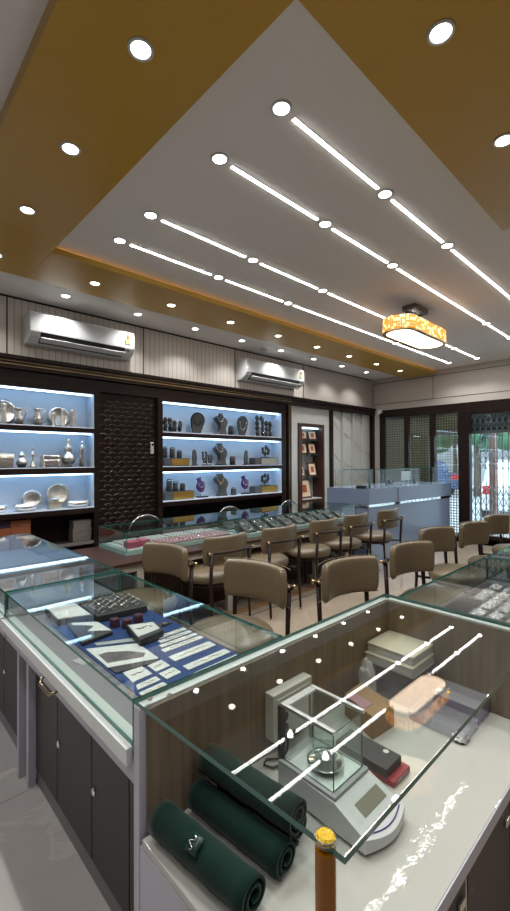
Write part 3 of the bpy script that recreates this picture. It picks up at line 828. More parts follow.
MB().lathe([(.010, z2+.24), (.014, z2+.26), (.012, z2+.28), (0, z2+.29)], 1.857, YS, 0, 14).build('stopper', 'silver_smooth', t)
def tray(x, z, rx, h, label, nm='silver_tray', cat='tray', m='silver'):
    t = thing(nm, label, cat, (x, YS, z))
    MB().lathe([(0, z), (rx*0.7, z), (rx*0.95, z+h*0.5), (rx, z+h), (rx*0.96, z+h), (rx*0.7, z+h*0.3), (0, z+h*0.3)], x, YS-0.01, 0, 28, sy=0.62).build('dish', m, t)
    c = MB()
    for k in range(7): c.sphere((x+rx*0.75*(k-3)/3.2, YS-0.02, z+h*0.9), h*0.35, seg=8)
    c.build('ornaments', 'silver_smooth', t)
tray(1.07, z3, 0.055, 0.06, 'small silver bowl at the left edge of the bottom lit shelf', 'silver_bowl', 'bowl')
tray(1.285, z3, 0.115, 0.06, 'oval ornamented silver tray left on the bottom lit shelf')
plate(1.367, z3+0.01, 0.095, 'round silver plate behind the oval tray on the bottom lit shelf')
plate(1.625, z3+0.03, 0.115, 'antique golden-rimmed silver plate on the bottom lit shelf', 'antique_silver')
t = thing('silver_trinket_box', 'square dark silver trinket box before the golden plate', 'box', (1.56, YS, z3))
MB().box(1.50, 1.622, 4.66, 4.75, z3, z3+.085, 0.006).build('body', 'antique_silver', t)
MB().lathe([(0.05, z3+.085), (0.056, z3+.10), (0.045, z3+.115), (0, z3+.12)], 1.561, 4.705, 0, 20).build('lid', 'silver_smooth', t)
tray(1.81, z3, 0.128, 0.06, 'wide flat ornamented silver dish at the right end of the bottom lit shelf', 'silver_dish', 'dish')

# storage under the left cabinet
for a in ((1.045, 1.135, 0.566, 0.707, 'orange_box', 'dark orange box stacked lowest left in the open storage under the silverware'),
          (1.145, 1.322, 0.566, 0.707, 'orange_box', 'dark orange box lowest right in the open storage under the silverware'),
          (1.045, 1.14, 0.708, 0.786, 'orange_box', 'dark orange box with a plum box on top, under the silverware'),
          (1.145, 1.322, 0.708, 0.852, 'orange_box', 'wide brown orange box at the top of the stack under the silverware'),
          (1.045, 1.142, 0.787, 0.856, 'plum_box', 'plum coloured box topmost at the left edge under the silverware'),
          (1.74, 1.935, 0.566, 0.63, 'grey_box', 'grey brown flat box, lowest of the stack right in the open storage'),
          (1.74, 1.94, 0.631, 0.70, 'grey_box', 'grey brown flat box, middle of the stack right in the open storage'),
          (1.745, 1.935, 0.701, 0.79, 'grey_box', 'grey brown box on top of the stack right in the open storage')):
    t = thing('storage_box', a[5], 'box', ((a[0]+a[1])/2, 4.70, a[2]), 'boxes in the storage under the silverware')
    h = a[3]-a[2]
    MB().box(a[0], a[1], 4.67, 4.80, a[2], a[2]+h*0.6, 0.002).build('tray', a[4], t)
    MB().box(a[0]-0.002, a[1]+0.002, 4.668, 4.802, a[2]+h*0.62, a[3], 0.002).build('lid', a[4], t)

# ------------------------------------------------------------------ jewellery busts
def bust(x, z, h, label, m='grey_velvet', neck='silver_smooth', pendant=None, grp='black necklace busts'):
    t = thing('necklace_bust', label, 'jewellery bust', (x, YS, z), grp)
    # facing left-front; torso with waist, shoulders and neck
    k = h/0.31
    Mr = Matrix.Rotation(-0.12, 4, 'Z')
    sil = [(-.28, 0), (-.17, .10), (-.09, .27), (-.12, .44), (-.27, .60), (-.37, .76), (-.30, .83), (-.20, .88), (-.17, .99), (.02, 1.0), (.06, .86), (.22, .74), (.31, .62), (.28, .45), (.21, .30), (.23, .12), (.30, 0)]
    b = MB()
    b.prism([(px*h, pz*h) for px, pz in sil], -0.045*k, 0.045*k, bev=0.014*k, M=Matrix.Translation((x, YS, z)) @ Mr @ Matrix.Rotation(PI/2, 4, 'X'), smooth=True)
    b.build('torso', m, t)
    pts = []
    for i in range(15):
        a = PI*i/14
        lx = (-0.045+0.052*math.cos(a))*k; lz = (0.262-0.075*math.sin(a)-0.02*math.cos(a))*k
        ly = -0.046*k
        v = Mr @ Vector((lx, ly, 0)); pts.append((x+v.x, YS+v.y-0.006, z+lz))
    MB().tube(pts, 0.0065*k, 6).build('necklace', neck, t)
    if pendant:
        p = pts[7]; MB().sphere((p[0], p[1]-0.004, p[2]-0.02), 0.016*k, sy=0.5, sz=1.4, seg=10).build('pendant', pendant, t)
bust(3.82, 1.796, 0.305, 'black necklace bust with thin silver chain, middle of the top shelf')
bust(3.81, 1.366, 0.31, 'black necklace bust with beaded necklace, middle of the centre shelf')
bust(3.82, 0.931, 0.32, 'black necklace bust with golden pendant, middle of the bottom shelf', neck='brass', pendant='brass')
def oval_bust(x, z, R, h, label, collar):
    t = thing('oval_necklace_stand', label, 'necklace stand', (x, YS, z), 'oval necklace stands on the top shelf')
    k = h/0.29
    M = Matrix.Translation((x, YS, z)) @ Matrix.Rotation(0.10, 4, 'X')
    out = []
    for i in range(28):
        a = 2*PI*i/28
        out.append((R*math.cos(a), h*0.60+h*0.40*math.sin(a)))
    n = len(out)
    pts = [(x_, y_) for x_, y_ in out if y_ > h*0.36]
    pts = sorted(pts, key=lambda p: -math.atan2(p[1]-h*0.6, p[0]))
    pol = [(-R*0.55, 0.0), (-R*0.85, h*0.3)] + [(-R*math.cos(PI*i/14), h*0.62+h*0.38*math.sin(PI*i/14)) for i in range(15)] + [(R*0.85, h*0.3), (R*0.55, 0.0)]
    M2 = M @ Matrix.Rotation(PI/2, 4, 'X')
    MB().prism(pol, -0.012, 0.012, bev=0.006, M=M2).build('board', 'grey_velvet', t)
    c = MB()
    if collar:
        for i in range(17):
            a = PI*(i/16)*1.3-0.15*PI
            p = M2 @ Vector((R*0.98*math.cos(a), h*0.62+h*0.34*math.sin(a), 0.012)); c.sphere(p, 0.011, seg=6)
        for i in range(12):
            a = PI+PI*i/11; p = M2 @ Vector((R*0.45*math.cos(a), h*0.66+h*0.26*math.sin(a), 0.016)); c.sphere(p, 0.008, seg=6)
        c.build('bead_collar', 'black_plastic', t)
    else:
        c.tube([M2 @ Vector((R*0.62*math.cos(PI+PI*i/12), h*0.72+h*0.42*math.sin(PI+PI*i/12), 0.016)) for i in range(13)], 0.006, 6)
        c.build('necklace', 'silver_smooth', t)
oval_bust(3.40, 1.796, 0.108, 0.29, 'oval black stand with studded bead collar, left part of the top shelf', True)
oval_bust(4.215, 1.796, 0.102, 0.295, 'oval black stand with silver necklace, right part of the top shelf', False)
def purple(x, z, label):
    t = thing('purple_necklace_stand', label, 'necklace stand', (x, YS, z), 'purple necklace stands on the bottom shelf')
    MB().box(x-0.075, x+0.075, YS-0.04, YS+0.04, z, z+0.018, 0.004).build('base', 'black_plastic', t)
    MB().tube([(x-0.03, YS, z+0.018), (x-0.03, YS, z+0.16)], 0.005, 8).build('post', 'silver_smooth', t)
    b = MB(); k = 1
    M = Matrix.Translation((x, YS, z+0.07)) @ Matrix.Rotation(-0.3, 4, 'Y')
    b.lathe([(0, 0), (.035, .01), (.062, .05), (.075, .09), (.06, .13), (.036, .16), (.032, .185), (.045, .20), (0, .205)], 0, 0, 0, 20, sy=0.45, M=None) if False else b._merge(_lathe([(0, 0), (.035, .01), (.064, .05), (.078, .09), (.062, .13), (.036, .16), (.032, .185), (.046, .205), (0, .21)], 0.45), None, True, M)
    b.build('velvet_bust', 'purple_velvet', t)
    MB().tube([M @ Vector((.05*math.cos(PI+PI*i/10), -0.036, .145+.07*math.sin(PI+PI*i/10))) for i in range(11)], 0.005, 6).build('necklace', 'silver_smooth', t)
def _lathe(prof, sy, seg=20):
    b = bmesh.new(); rings = []
    for r, z in prof:
        rings.append([b.verts.new((0, 0, z))] if r < 1e-5 else [b.verts.new((r*math.cos(2*PI*i/seg), sy*r*math.sin(2*PI*i/seg), z)) for i in range(seg)])
    for a, c in zip(rings, rings[1:]):
        for i in range(seg):
            j = (i+1) % seg
            if len(a) == 1: b.faces.new((a[0], c[j], c[i]))
            elif len(c) == 1: b.faces.new((a[i], a[j], c[0]))
            else: b.faces.new((a[i], a[j], c[j], c[i]))
    bmesh.ops.recalc_face_normals(b, faces=b.faces)
    return b
purple(3.49, 0.931, 'purple velvet necklace stand with pearls, left on the bottom shelf')
purple(4.30, 0.931, 'purple velvet necklace stand, right on the bottom shelf')
def finger(x, z, r, h, label, ring=True, grp='black ring and bangle posts'):
    t = thing('bangle_post', label, 'jewellery post', (x, YS, z), grp)
    MB().lathe([(0, z), (r, z), (r, z+h*0.82), (r*0.9, z+h*0.93), (r*0.5, z+h), (0, z+h)], x, YS, 0, 16).build('post', 'grey_velvet', t)
    if ring: MB().tube([(x+(r*1.03)*math.cos(a), YS+(r*1.03)*math.sin(a), z+h*0.86) for a in [2*PI*i/14 for i in range(14)]], 0.004, 5, closed=True).build('bangle', 'silver_smooth', t)
finger(4.008, 1.796, 0.040, 0.145, 'short black post with bangle, right of the bust on the top shelf')
finger(4.035, 1.366, 0.042, 0.13, 'short plain black post right of the bust on the centre shelf', False)
finger(4.052, 0.931, 0.042, 0.11, 'short black post right of the bust on the bottom shelf')
def gold_box(x0, x1, z, h, label, m):
    t = thing('pedestal_box', label, 'pedestal', ((x0+x1)/2, YS, z), 'pedestal boxes in the bust cabinet')
    MB().box(x0, x0+(x1-x0)*0.35, 4.67, 4.80, z, z+h, 0.003).box(x0+(x1-x0)*0.35, x1, 4.672, 4.80, z, z+h, 0.003).build('body', 'grey_velvet', t)
    w_ = x1-x0
    MB().box(x0+w_*0.28, x1-0.006, 4.665, 4.673, z+0.006, z+h-0.008, 0.002).build('golden_front', m, t)
gold_box(2.87, 3.25, 1.366, 0.098, 'black pedestal with golden front at the left of the centre shelf', 'gold_metal')
gold_box(2.87, 3.32, 0.931, 0.107, 'black pedestal with golden front at the left of the bottom shelf', 'gold_metal')
gold_box(4.44, 4.93, 1.366, 0.104, 'pedestal with pale golden mosaic front at the right of the centre shelf', 'antique_silver')
gold_box(4.445, 4.93, 0.931, 0.107, 'pedestal with golden front at the right of the bottom shelf', 'gold_metal')
for x, z, r, h, lb in ((2.905, 1.466, .032, .15, 'tall slab-like black post at the left end of the centre shelf'), (3.015, 1.466, .035, .145, 'black post with pale tip on the golden pedestal, centre shelf, left of two'),
                       (3.122, 1.466, .034, .108, 'shorter black post with pale tip on the golden pedestal, centre shelf, right of two'),
                       (2.97, 1.04, .038, .165, 'tallest black post on the golden pedestal of the bottom shelf'), (3.06, 1.04, .034, .13, 'middle black post on the golden pedestal of the bottom shelf'),
                       (3.17, 1.04, .036, .10, 'shortest black post on the golden pedestal of the bottom shelf')):
    finger(x, z, r, h, lb, True)
def rack(x, z, w_, h, label, nm='earring_rack', m='black_velvet', glint='silver_smooth', seed=1, fl=False):
    rnd = random.Random(seed)
    t = thing(nm, label, 'earring stand', (x, YS, z), 'earring racks in the bust cabinet')
    MB().box(x-w_*0.4, x+w_*0.4, YS-0.035, YS+0.035, z, z+0.012, 0.003).tube([(x, YS, z+0.01), (x, YS, z+h*0.9)], 0.007, 6).build('stand', 'black_plastic', t)
    c = MB(); g = MB()
    n = 7 if fl else 14
    for i in range(n):
        a = 2*PI*i/n
        if fl: px, pz = x+w_*0.36*math.cos(a), z+h*0.62+h*0.27*math.sin(a)
        else: px, pz = x-w_*0.4+w_*0.8*(i % 4)/3+rnd.uniform(-.006, .006), z+0.052+(h-0.072)*(i//4)/3.2
        c.sphere((px, YS-0.01+rnd.uniform(-.02, .02), pz), w_*(0.17 if fl else 0.13), sy=0.5, sz=1.1, seg=8, m=m)
        c.sphere((px+rnd.uniform(-.01, .01), YS-0.05, pz+rnd.uniform(-.01, .01)), 0.0055, seg=6, m=glint)
    c.build('petals' if fl else 'pads', None, t); g.bm.free()
rack(3.015, 1.796, 0.26, 0.185, 'cluster of short black earring pads at the left end of the top shelf', seed=2)
rack(4.67, 1.796, 0.33, 0.32, 'large black earring rack full of pads at the right end of the top shelf', seed=3)
rack(3.565, 1.366, 0.155, 0.20, 'small branching earring rack with white glints on the centre shelf', seed=4)
rack(4.71, 1.47, 0.19, 0.185, 'flower shaped ring stand on the pale mosaic pedestal, centre shelf', 'ring_flower_stand', fl=True, seed=5)
rack(4.70, 1.038, 0.19, 0.175, 'flower shaped ring stand on the golden pedestal, bottom shelf', 'ring_flower_stand', fl=True, seed=6)
def leafstand(x, z, h, label, flip=1):
    t = thing('leaf_stand', label, 'earring stand', (x, YS, z), 'leaf shaped stands on the centre shelf')
    MB().box(x-0.04, x+0.04, YS-0.03, YS+0.03, z, z+0.012, 0.003).build('base', 'black_plastic', t)
    pol = [(-0.03*flip, 0), (-0.034*flip, h*0.5), (-0.03*flip, h*0.9), (0, h), (0.02*flip, h*0.85), (0.036*flip, h*0.4), (0.03*flip, 0)]
    M = Matrix.Translation((x, YS, z+0.012)) @ Matrix.Rotation(PI/2, 4, 'X')
    MB().prism(pol, -0.012, 0.012, M=M, bev=0.003).build('leaf', 'grey_velvet', t)
leafstand(3.362, 1.366, 0.21, 'narrow upright black leaf stand left of the branching rack', 1)
leafstand(4.295, 1.366, 0.21, 'narrow upright black leaf stand right of the central bust', -1)

# ------------------------------------------------------------------ display counters
GT = 0.837
def glass_case(t, x0, x1, y0, y1, zb, zt, posts=()):
    th = 0.008
    g = MB(); pane(g, x0, x1, y0, y1, zt-0.008, zt); g.build('top_glass', None, t)
    for nm, b in (('side_glass', (x0, x0+th, y0, y1)), ('side_glass', (x1-th, x1, y0, y1)), ('end_glass', (x0+th, x1-th, y0, y0+th)), ('end_glass', (x0+th, x1-th, y1-th, y1))):
        g = MB(); pane(g, b[0], b[1], b[2], b[3], zb, zt-0.008, 'glass_display', 'glass_edge'); g.build(nm, None, t)
def cab_door(t, nm_pl, x, y0, y1, z0, z1, lock=True):
    d = MB().box(x-0.016, x, y0+0.003, y1-0.003, z0, z1, 0.001).build('door', 'taupe_door', t)
    if lock:
        M = Matrix.Translation((x-0.016, y1-0.022 if lock == 1 else y0+0.03, z1-0.30)) @ Matrix.Rotation(-PI/2, 4, 'Y')
        MB().lathe([(0, 0), (0.011, 0), (0.011, 0.004), (0.007, 0.008), (0, 0.008)], seg=16, M=M @ Matrix.Diagonal((1.5, 1, 1, 1))).build('lock', 'chrome', d)
def side_counter(y0, y1, label, doors, pulls=()):
    """counter whose staff side faces -X"""
    xa, xb = 0.52, 1.078
    t = thing('display_counter', label, 'display counter', ((xa+xb)/2, (y0+y1)/2, 0))
    MB().box(0.555, 1.06, y0+0.01, y1-0.005, 0.69, 0.715).build('deck', 'grey_fabric', t)
    MB().box(0.50, 0.5185, y0, y1, 0.678, 0.722, 0.002).build('front_rail', 'white_rail', t)
    MB().box(0.52, 0.556, y0+0.01, y1-0.005, 0.70, 0.722).build('glass_ledge', 'ledge_white', t)
    MB().box(0.522, 1.075, y0, y1, 0.625, 0.689).build('drawer_apron', 'lavender_laminate', t)
    MB().box(0.622, 1.04, y0+0.01, y1-0.10, 0.07, 0.624).build('carcass', 'taupe_door', t)
    MB().box(0.612, 1.04, y0+0.01, y1-0.10, 0.0, 0.069).build('kick_board', 'kick_grey', t)
    for a, b, lk in doors: cab_door(t, None, 0.621, a, b, 0.075, 0.62, lk)
    MB().box(0.56, 0.60, y1-0.055, y1-0.03, 0.0, 0.624).prism([(0, 0), (0.03, 0.0), (0.075, 0.62), (0, 0.62)], 0, 0.03, M=Matrix(((1, 0, 0, 0.575), (0, 0, 1, y1-0.145), (0, 1, 0, 0.0), (0, 0, 0, 1)))).build('leg', 'lavender_laminate', t)
    glass_case(t, xa, xb, y0+0.005, y1-0.003, 0.723, GT)
    for yy in pulls:
        MB().tube([(0.52, yy-0.06, 0.662), (0.498, yy-0.06, 0.658), (0.490, yy-0.05, 0.652), (0.490, yy+0.045, 0.652), (0.500, yy+0.06, 0.665), (0.52, yy+0.06, 0.672)], 0.006, 8).build('drawer_pull', 'old_brass', t)
    return t
side_counter(0.995, 2.205, 'glass display counter with white rail, brown doors and jewellery on blue cloth, front left',
             [(0.995, 1.185, 0), (1.185, 1.455, 1), (1.455, 1.79, 1), (1.79, 2.10, 0)], (1.575,))
side_counter(2.225, 3.875, 'empty glass display counter reflecting the silverware cabinet, behind the blue cloth counter',
             [(2.23, 2.6, 1), (2.6, 3.0, 1), (3.0, 3.4, 1), (3.4, 3.77, 1)], ())

# partition and service counter
t = thing('service_counter', 'tall service counter with open white worktop, clear glass top and amber corner post', 'counter', (1.1, 0.66, 0))
MB().box(0.5155, 0.985 if False else 1.728, 0.958, 0.985, 0.0, 0.826).box(0.517, 0.53, 0.40, 0.958, 0.0, 0.499).build('panel', 'lavender_laminate', t)
MB().box(0.535, 1.70, 0.950, 0.9575, 0.52, 0.8255).box(1.692, 1.70, 0.40, 0.95, 0.52, 0.8255).build('wood_lining', 'grey_wood', t)
MB().box(1.701, 1.728, 0.36, 0.957, 0.0, 0.826).build('end_panel', 'lavender_laminate', t)
MB().box(0.517, 1.70, 0.9585, 0.9865, 0.8265, 0.8315).box(1.701, 1.727, 0.362, 0.957, 0.8265, 0.8315).build('top_edging', 'white_rail', t)
MB().box(0.518, 1.692, 0.387, 0.949, 0.50, 0.52, 0.002).build('worktop', 'gloss_white', t)
MB().box(0.518, 1.692, 0.384, 0.387, 0.484, 0.519).build('worktop_edge', 'lavender_laminate', t)
MB().box(0.531, 1.70, 0.415, 0.957, 0.05, 0.499).build('carcass', 'black_inside', t)
for i, (a, b) in enumerate(((0.54, 0.80), (0.81, 1.055), (1.07, 1.38), (1.385, 1.69))):
    d = MB().box(a, b, 0.397, 0.414, 0.07, 0.482, 0.001).build('door', 'taupe_door', t)
    MB().box(b-0.05, b-0.02, 0.388, 0.397, 0.41, 0.43, 0.002).build('knob', 'chrome', d)
MB().box(1.058, 1.066, 0.398, 0.412, 0.07, 0.482).build('divider_strip', 'cream_wall', t)
g = MB()
q = [(0.517, 0.984), (0.541, 0.377), (1.735, 0.384), (1.73, 0.984)]
b = bmesh.new()
vs0 = [b.verts.new((x, y, 0.832)) for x, y in q]; vs1 = [b.verts.new((x, y, 0.843)) for x, y in q]
b.faces.new(vs0[::-1]); b.faces.new(vs1)
for i in range(4): b.faces.new((vs0[i], vs0[(i+1) % 4], vs1[(i+1) % 4], vs1[i]))
bmesh.ops.recalc_face_normals(b, faces=b.faces)
g.mi('glass_top'); g.mi('glass_edge')
for f in b.faces: f.material_index = 0 if abs(f.normal.z) > 0.9 else 1
me = bpy.data.meshes.new('t'); b.to_mesh(me); b.free(); g.bm.from_mesh(me)
g.build('top_glass', None, t)
MB().cyl(0.0165, 0.521, 0.8315, 0.543, 0.415, 24).build('corner_post', 'amber', t)
MB().lathe([(0.0195, 0.8435), (0.0195, 0.850), (0.016, 0.852), (0.016, 0.8435)], 0.543, 0.415, 0, 24).build('post_collar', 'crystal_clear', t)
MB().lathe([(0.0158, 0.8437), (0.0158, 0.850), (0.012, 0.8535), (0, 0.854)], 0.543, 0.415, 0, 14, smooth=False).build('post_cap', 'amber_gem', t)
c_ = MB()
for x, y in ((0.545, 0.958), (0.59, 0.94), (1.70, 0.42)): c_.cyl(0.007, 0.8435, 0.846, x, y, 12)
c_.build('glass_clips', 'silver_smooth', t)

# right display counters (facing the staff at -Y)
def right_counter(x0, x1, label):
    t = thing('display_counter', label, 'display counter', ((x0+x1)/2, 0.65, 0))
    MB().box(x0, x1, 0.375, 0.915, 0.66, 0.700).build('deck', 'grey_fabric', t)
    MB().box(x0, x1, 0.36, 0.935, 0.60, 0.659).build('apron', 'lavender_laminate', t)
    MB().box(x0, x1, 0.345, 0.359, 0.68, 0.722, 0.002).build('front_rail', 'white_rail', t)
    MB().box(x0+0.02, x1-0.02, 0.44, 0.88, 0.0, 0.599).build('carcass', 'taupe_door', t)
    n = int((x1-x0)/0.35)
    for k in range(n): MB().box(x0+0.02+k*(x1-x0-0.04)/n+0.002, x0+0.02+(k+1)*(x1-x0-0.04)/n-0.002, 0.425, 0.44, 0.07, 0.597).build('door', 'taupe_door', t)
    glass_case(t, x0, x1, 0.362, 0.935, 0.7005, GT)
right_counter(1.742, 2.855, 'glass display counter full of silver jewellery packets, right of the service counter')
right_counter(2.862, 4.2, 'far glass display counter at the right edge, beyond the silver packets')

# wall side counter (W)
t = thing('display_counter', 'long low glass counter in front of the bust cabinet, on a dark desk', 'display counter', (3.2, 3.55, 0))
MB().box(1.13, 4.92, 3.10, 3.90, 0.615, 0.640, 0.003).build('desk_top', 'desk_wood', t)
MB().box(1.672, 2.94, 3.32, 3.86, 0.641, 0.672).box(2.94, 4.90, 3.20, 3.86, 0.641, 0.672).build('case_base', 'pale_ledge', t)
MB().box(1.72, 2.92, 3.36, 3.82, 0.673, 0.676).box(2.96, 4.88, 3.24, 3.82, 0.673, 0.676).build('deck_lining', 'paper_pale', t)
MB().box(1.16, 4.90, 3.13, 3.16, 0.555, 0.614).build('apron', 'cream_wall', t)
for x in (1.70, 2.64, 3.31, 3.96, 4.58): MB().box(x-0.03, x+0.03, 3.13, 3.17, 0.0, 0.554).build('leg', 'cream_wall', t)
MB().box(1.25, 4.90, 3.42, 3.46, 0.0, 0.554).build('modesty_panel', 'desk_wood', t)
for a, b, yf in ((1.672, 2.935, 3.325), (2.945, 4.90, 3.205)):
    glass_case(t, a, b, yf, 3.855, 0.673, GT)
for x in (3.365, 3.98, 4.39): g = MB(); pane(g, x, x+0.006, 3.215, 3.845, 0.68, 0.825); g.build('glass_divider', None, t)

# cash counter
t = thing('cash_counter', 'blue-grey reception counter with mirrored strip beside the doors', 'reception counter', (6.3, 3.5, 0))
q = [(5.165, 3.17), (7.56, 3.02), (7.60, 3.85), (5.10, 3.83)]
def shrink(q, d):
    cx = sum(p[0] for p in q)/4; cy = sum(p[1] for p in q)/4
    return [(x+(d if x < cx else -d), y+(d if y < cy else -d)) for x, y in q]
MB().prism(shrink(q, 0.02), 0.0, 0.775).build('lower_body', 'blue_lam', t)
MB().prism(shrink(q, 0.008), 0.776, 0.812).build('mirror_strip', 'mirror', t)
MB().prism(q, 0.813, 1.03).build('upper_body', 'blue_lam', t)
MB().box(5.88, 5.885, 3.118, 3.13, 0.82, 1.03).build('panel_joint', 'kick_grey', t)
g = MB(); pane(g, 5.26, 7.4, 3.20, 3.208, 1.031, 1.29); g.build('front_glass', None, t)
g = MB(); pane(g, 5.26, 5.268, 3.209, 3.80, 1.031, 1.29); g.build('side_glass', None, t)
g = MB(); pane(g, 5.18, 7.4, 3.19, 3.60, 1.291, 1.299); g.build('top_glass', None, t)
MB().cyl(0.018, 1.031, 1.285, 5.31, 3.245).build('glass_post', 'chrome', t)
t = thing('card_terminal', 'small black card terminal on the left corner of the reception counter', 'card machine', (5.2, 3.34, 1.03))
MB().box(5.17, 5.24, 3.24, 3.38, 1.031, 1.075, 0.008).build('body', 'black_plastic', t)
MB().box(5.18, 5.23, 3.30, 3.36, 1.0755, 1.079).build('screen', 'lcd', t)
t = thing('desk_monitor', 'pale monitor standing behind the glass of the reception counter', 'monitor', (6.7, 3.4, 1.03))
MB().box(6.55, 6.85, 3.40, 3.42, 1.09, 1.24, 0.004).build('screen', 'white_plastic', t)
MB().box(6.66, 6.74, 3.38, 3.46, 1.031, 1.04).box(6.69, 6.71, 3.41, 3.425, 1.04, 1.095).build('stand', 'grey_plastic', t)
for x, y, h, lb in ((6.15, 3.45, 0.10, 'dark jar behind the reception glass, left'), (6.35, 3.5, 0.07, 'low dark jar behind the reception glass, middle'), (7.05, 3.45, 0.12, 'dark jar behind the reception glass, right of the monitor')):
    t = thing('counter_jar', lb, 'jar', (x, y, 1.03), 'items behind the reception glass')
    MB().lathe([(0, 1.031), (.03, 1.031), (.034, 1.04), (.034, 1.03+h*.8), (.02, 1.03+h*.9), (0, 1.03+h*.9)], x, y, 0, 16).build('body', 'black_plastic', t)
    MB().cyl(0.022, 1.03+h*.9, 1.03+h, x, y, 14).build('lid', 'chrome', t)

# ------------------------------------------------------------------ chairs
def build_chair():
    t = thing('counter_chair', '', 'chair', (0, 0, 0), 'taupe leather counter chairs')
    MB().lathe([(0, .405), (.225, .405), (.245, .415), (.252, .44), (.248, .468), (.225, .486), (.10, .492), (0, .492)], 0, 0.02, 0, 40).build('seat', 'leather', t)
    MB().lathe([(0, .375), (.215, .375), (.225, .385), (.225, .404), (0, .404)], 0, 0.02, 0, 36).build('seat_ring', 'chair_brown', t)
    R = 0.375; cy = 0.105; A = 38.5
    pad = MB()
    prof = [(0.0, -.106), (.020, -.115), (.038, -.106), (.044, -.082), (.044, .098), (.038, .115), (.020, .122), (0.0, .115), (-.006, .098), (-.006, -.082)]
    n = 26; V = []; F = []; m = len(prof)
    for i in range(n+1):
        u = -1+2*i/n; a = math.radians(-90+A*u)
        e = abs(u); k = 1.0 if e < 0.90 else math.sqrt(max(0.0, 1-((e-0.90)/0.10)**2))*0.35+0.65
        for dr, z in prof:
            r = R-0.02+(dr-0.02)*(0.5+0.5*k)+0.02
            V.append((r*math.cos(a), cy+r*math.sin(a), .69+z*k))
    for i in range(n):
        for j in range(m):
            k2 = (j+1) % m; F.append((i*m+j, i*m+k2, (i+1)*m+k2, (i+1)*m+j))
    F.append(tuple(range(m))); F.append(tuple(n*m+j for j in range(m)))
    pad.faces(V, F, smooth=True); p_ = pad.build('backrest', 'leather', t)
    md = p_.modifiers.new('soft', 'SUBSURF'); md.levels = 1; md.render_levels = 2
    pp = MB()
    for dr in (0.001, 0.037):
        pp.tube([((R+dr)*math.cos(math.radians(-90+A*u*0.985)), cy+(R+dr)*math.sin(math.radians(-90+A*u*0.985)), .69+.1165) for u in [-1+2*i/20 for i in range(21)]], 0.0028, 5)
        pp.tube([((R+dr)*math.cos(math.radians(-90+A*u*0.985)), cy+(R+dr)*math.sin(math.radians(-90+A*u*0.985)), .69-.1075) for u in [-1+2*i/20 for i in range(21)]], 0.0028, 5)
    pp.build('piping', 'leather_seam', t)
    Rb = R+0.062
    MB().tube([(Rb*math.cos(math.radians(-90+A*0.86*u)), cy+Rb*math.sin(math.radians(-90+A*0.86*u)), .69) for u in [-1+2*i/18 for i in range(19)]], 0.0135, 8).build('back_rail', 'chair_brown', t)
    for sgn in (-1, 1):
        a = math.radians(-90+sgn*A*0.80); d = Vector((math.cos(a), math.sin(a), 0))
        c0 = Vector((0, cy, .69))
        MB().tube([c0+d*(R+0.036), c0+d*(R+0.085)], 0.010, 12).sphere(c0+d*(R+0.085), 0.0125, seg=12).build('brass_knob', 'brass', t)
        a = math.radians(-90+sgn*28)
        px, py = Rb*math.cos(a), cy+Rb*math.sin(a)
        lg = MB().tube([(px, py, .70), (px, py+0.02, .40), (px, py-0.005, 0.012)], 0.0165, 10, r2=0.011).build('leg', 'chair_brown', t)
        MB().cyl(0.0118, 0.0, 0.014, px, py-0.005, 10).build('foot_cap', 'brass', lg)
        MB().tube([(px, py+0.02, .395), (px*0.7, py+0.12, .392)], 0.011, 8).build('seat_bracket', 'chair_brown', t)
        lg = MB().tube([(sgn*0.165, 0.185, .38), (sgn*0.185, 0.215, 0.012)], 0.0165, 10, r2=0.011).build('leg', 'chair_brown', t)
        MB().cyl(0.0118, 0.0, 0.014, sgn*0.185, 0.215, 10).build('foot_cap', 'brass', lg)
    return t
chair0 = build_chair()
# (x, y, heading, label): heading 0 faces +Y
CH = [(2.31, 3.00, 0, 'taupe leather chair facing the wall counter, first of the row from the left'),
      (2.965, 2.99, 0, 'taupe leather chair facing the wall counter, second of the row from the left'),
      (3.655, 2.99, 0, 'taupe leather chair facing the wall counter, third of the row from the left'),
      (4.26, 2.99, 0, 'taupe leather chair facing the wall counter, fourth of the row from the left'),
      (4.95, 2.97, 0, 'taupe leather chair at the far end of the wall counter row, beside the reception counter'),
      (1.49, 2.72, PI/2+0.17, 'taupe leather chair side on behind the far end of the blue cloth counter'),
      (1.58, 1.86, PI/2+0.15, 'largest looking taupe leather chair, inner backrest seen behind the blue cloth counter'),
      (2.24, 1.33, PI-0.2, 'taupe leather chair behind the service counter, its curved backrest facing us'),
      (2.99, 1.30, PI-0.22, 'taupe leather chair behind the silver packet counter, nearest of that row'),
      (3.82, 1.48, PI-0.25, 'taupe leather chair behind the silver packet counter, second of that row'),
      (4.43, 1.37, PI-0.2, 'taupe leather chair before the door, third behind the right counters'),
      (5.20, 1.40, PI-0.2, 'taupe leather chair at the right edge before the glass door')]
for i, (x, y, h, lb) in enumerate(CH):
    o = chair0 if i == 0 else copy_tree(chair0)
    o.location = (x, y, 0); o.rotation_euler = (0, 0, h); o['label'] = lb

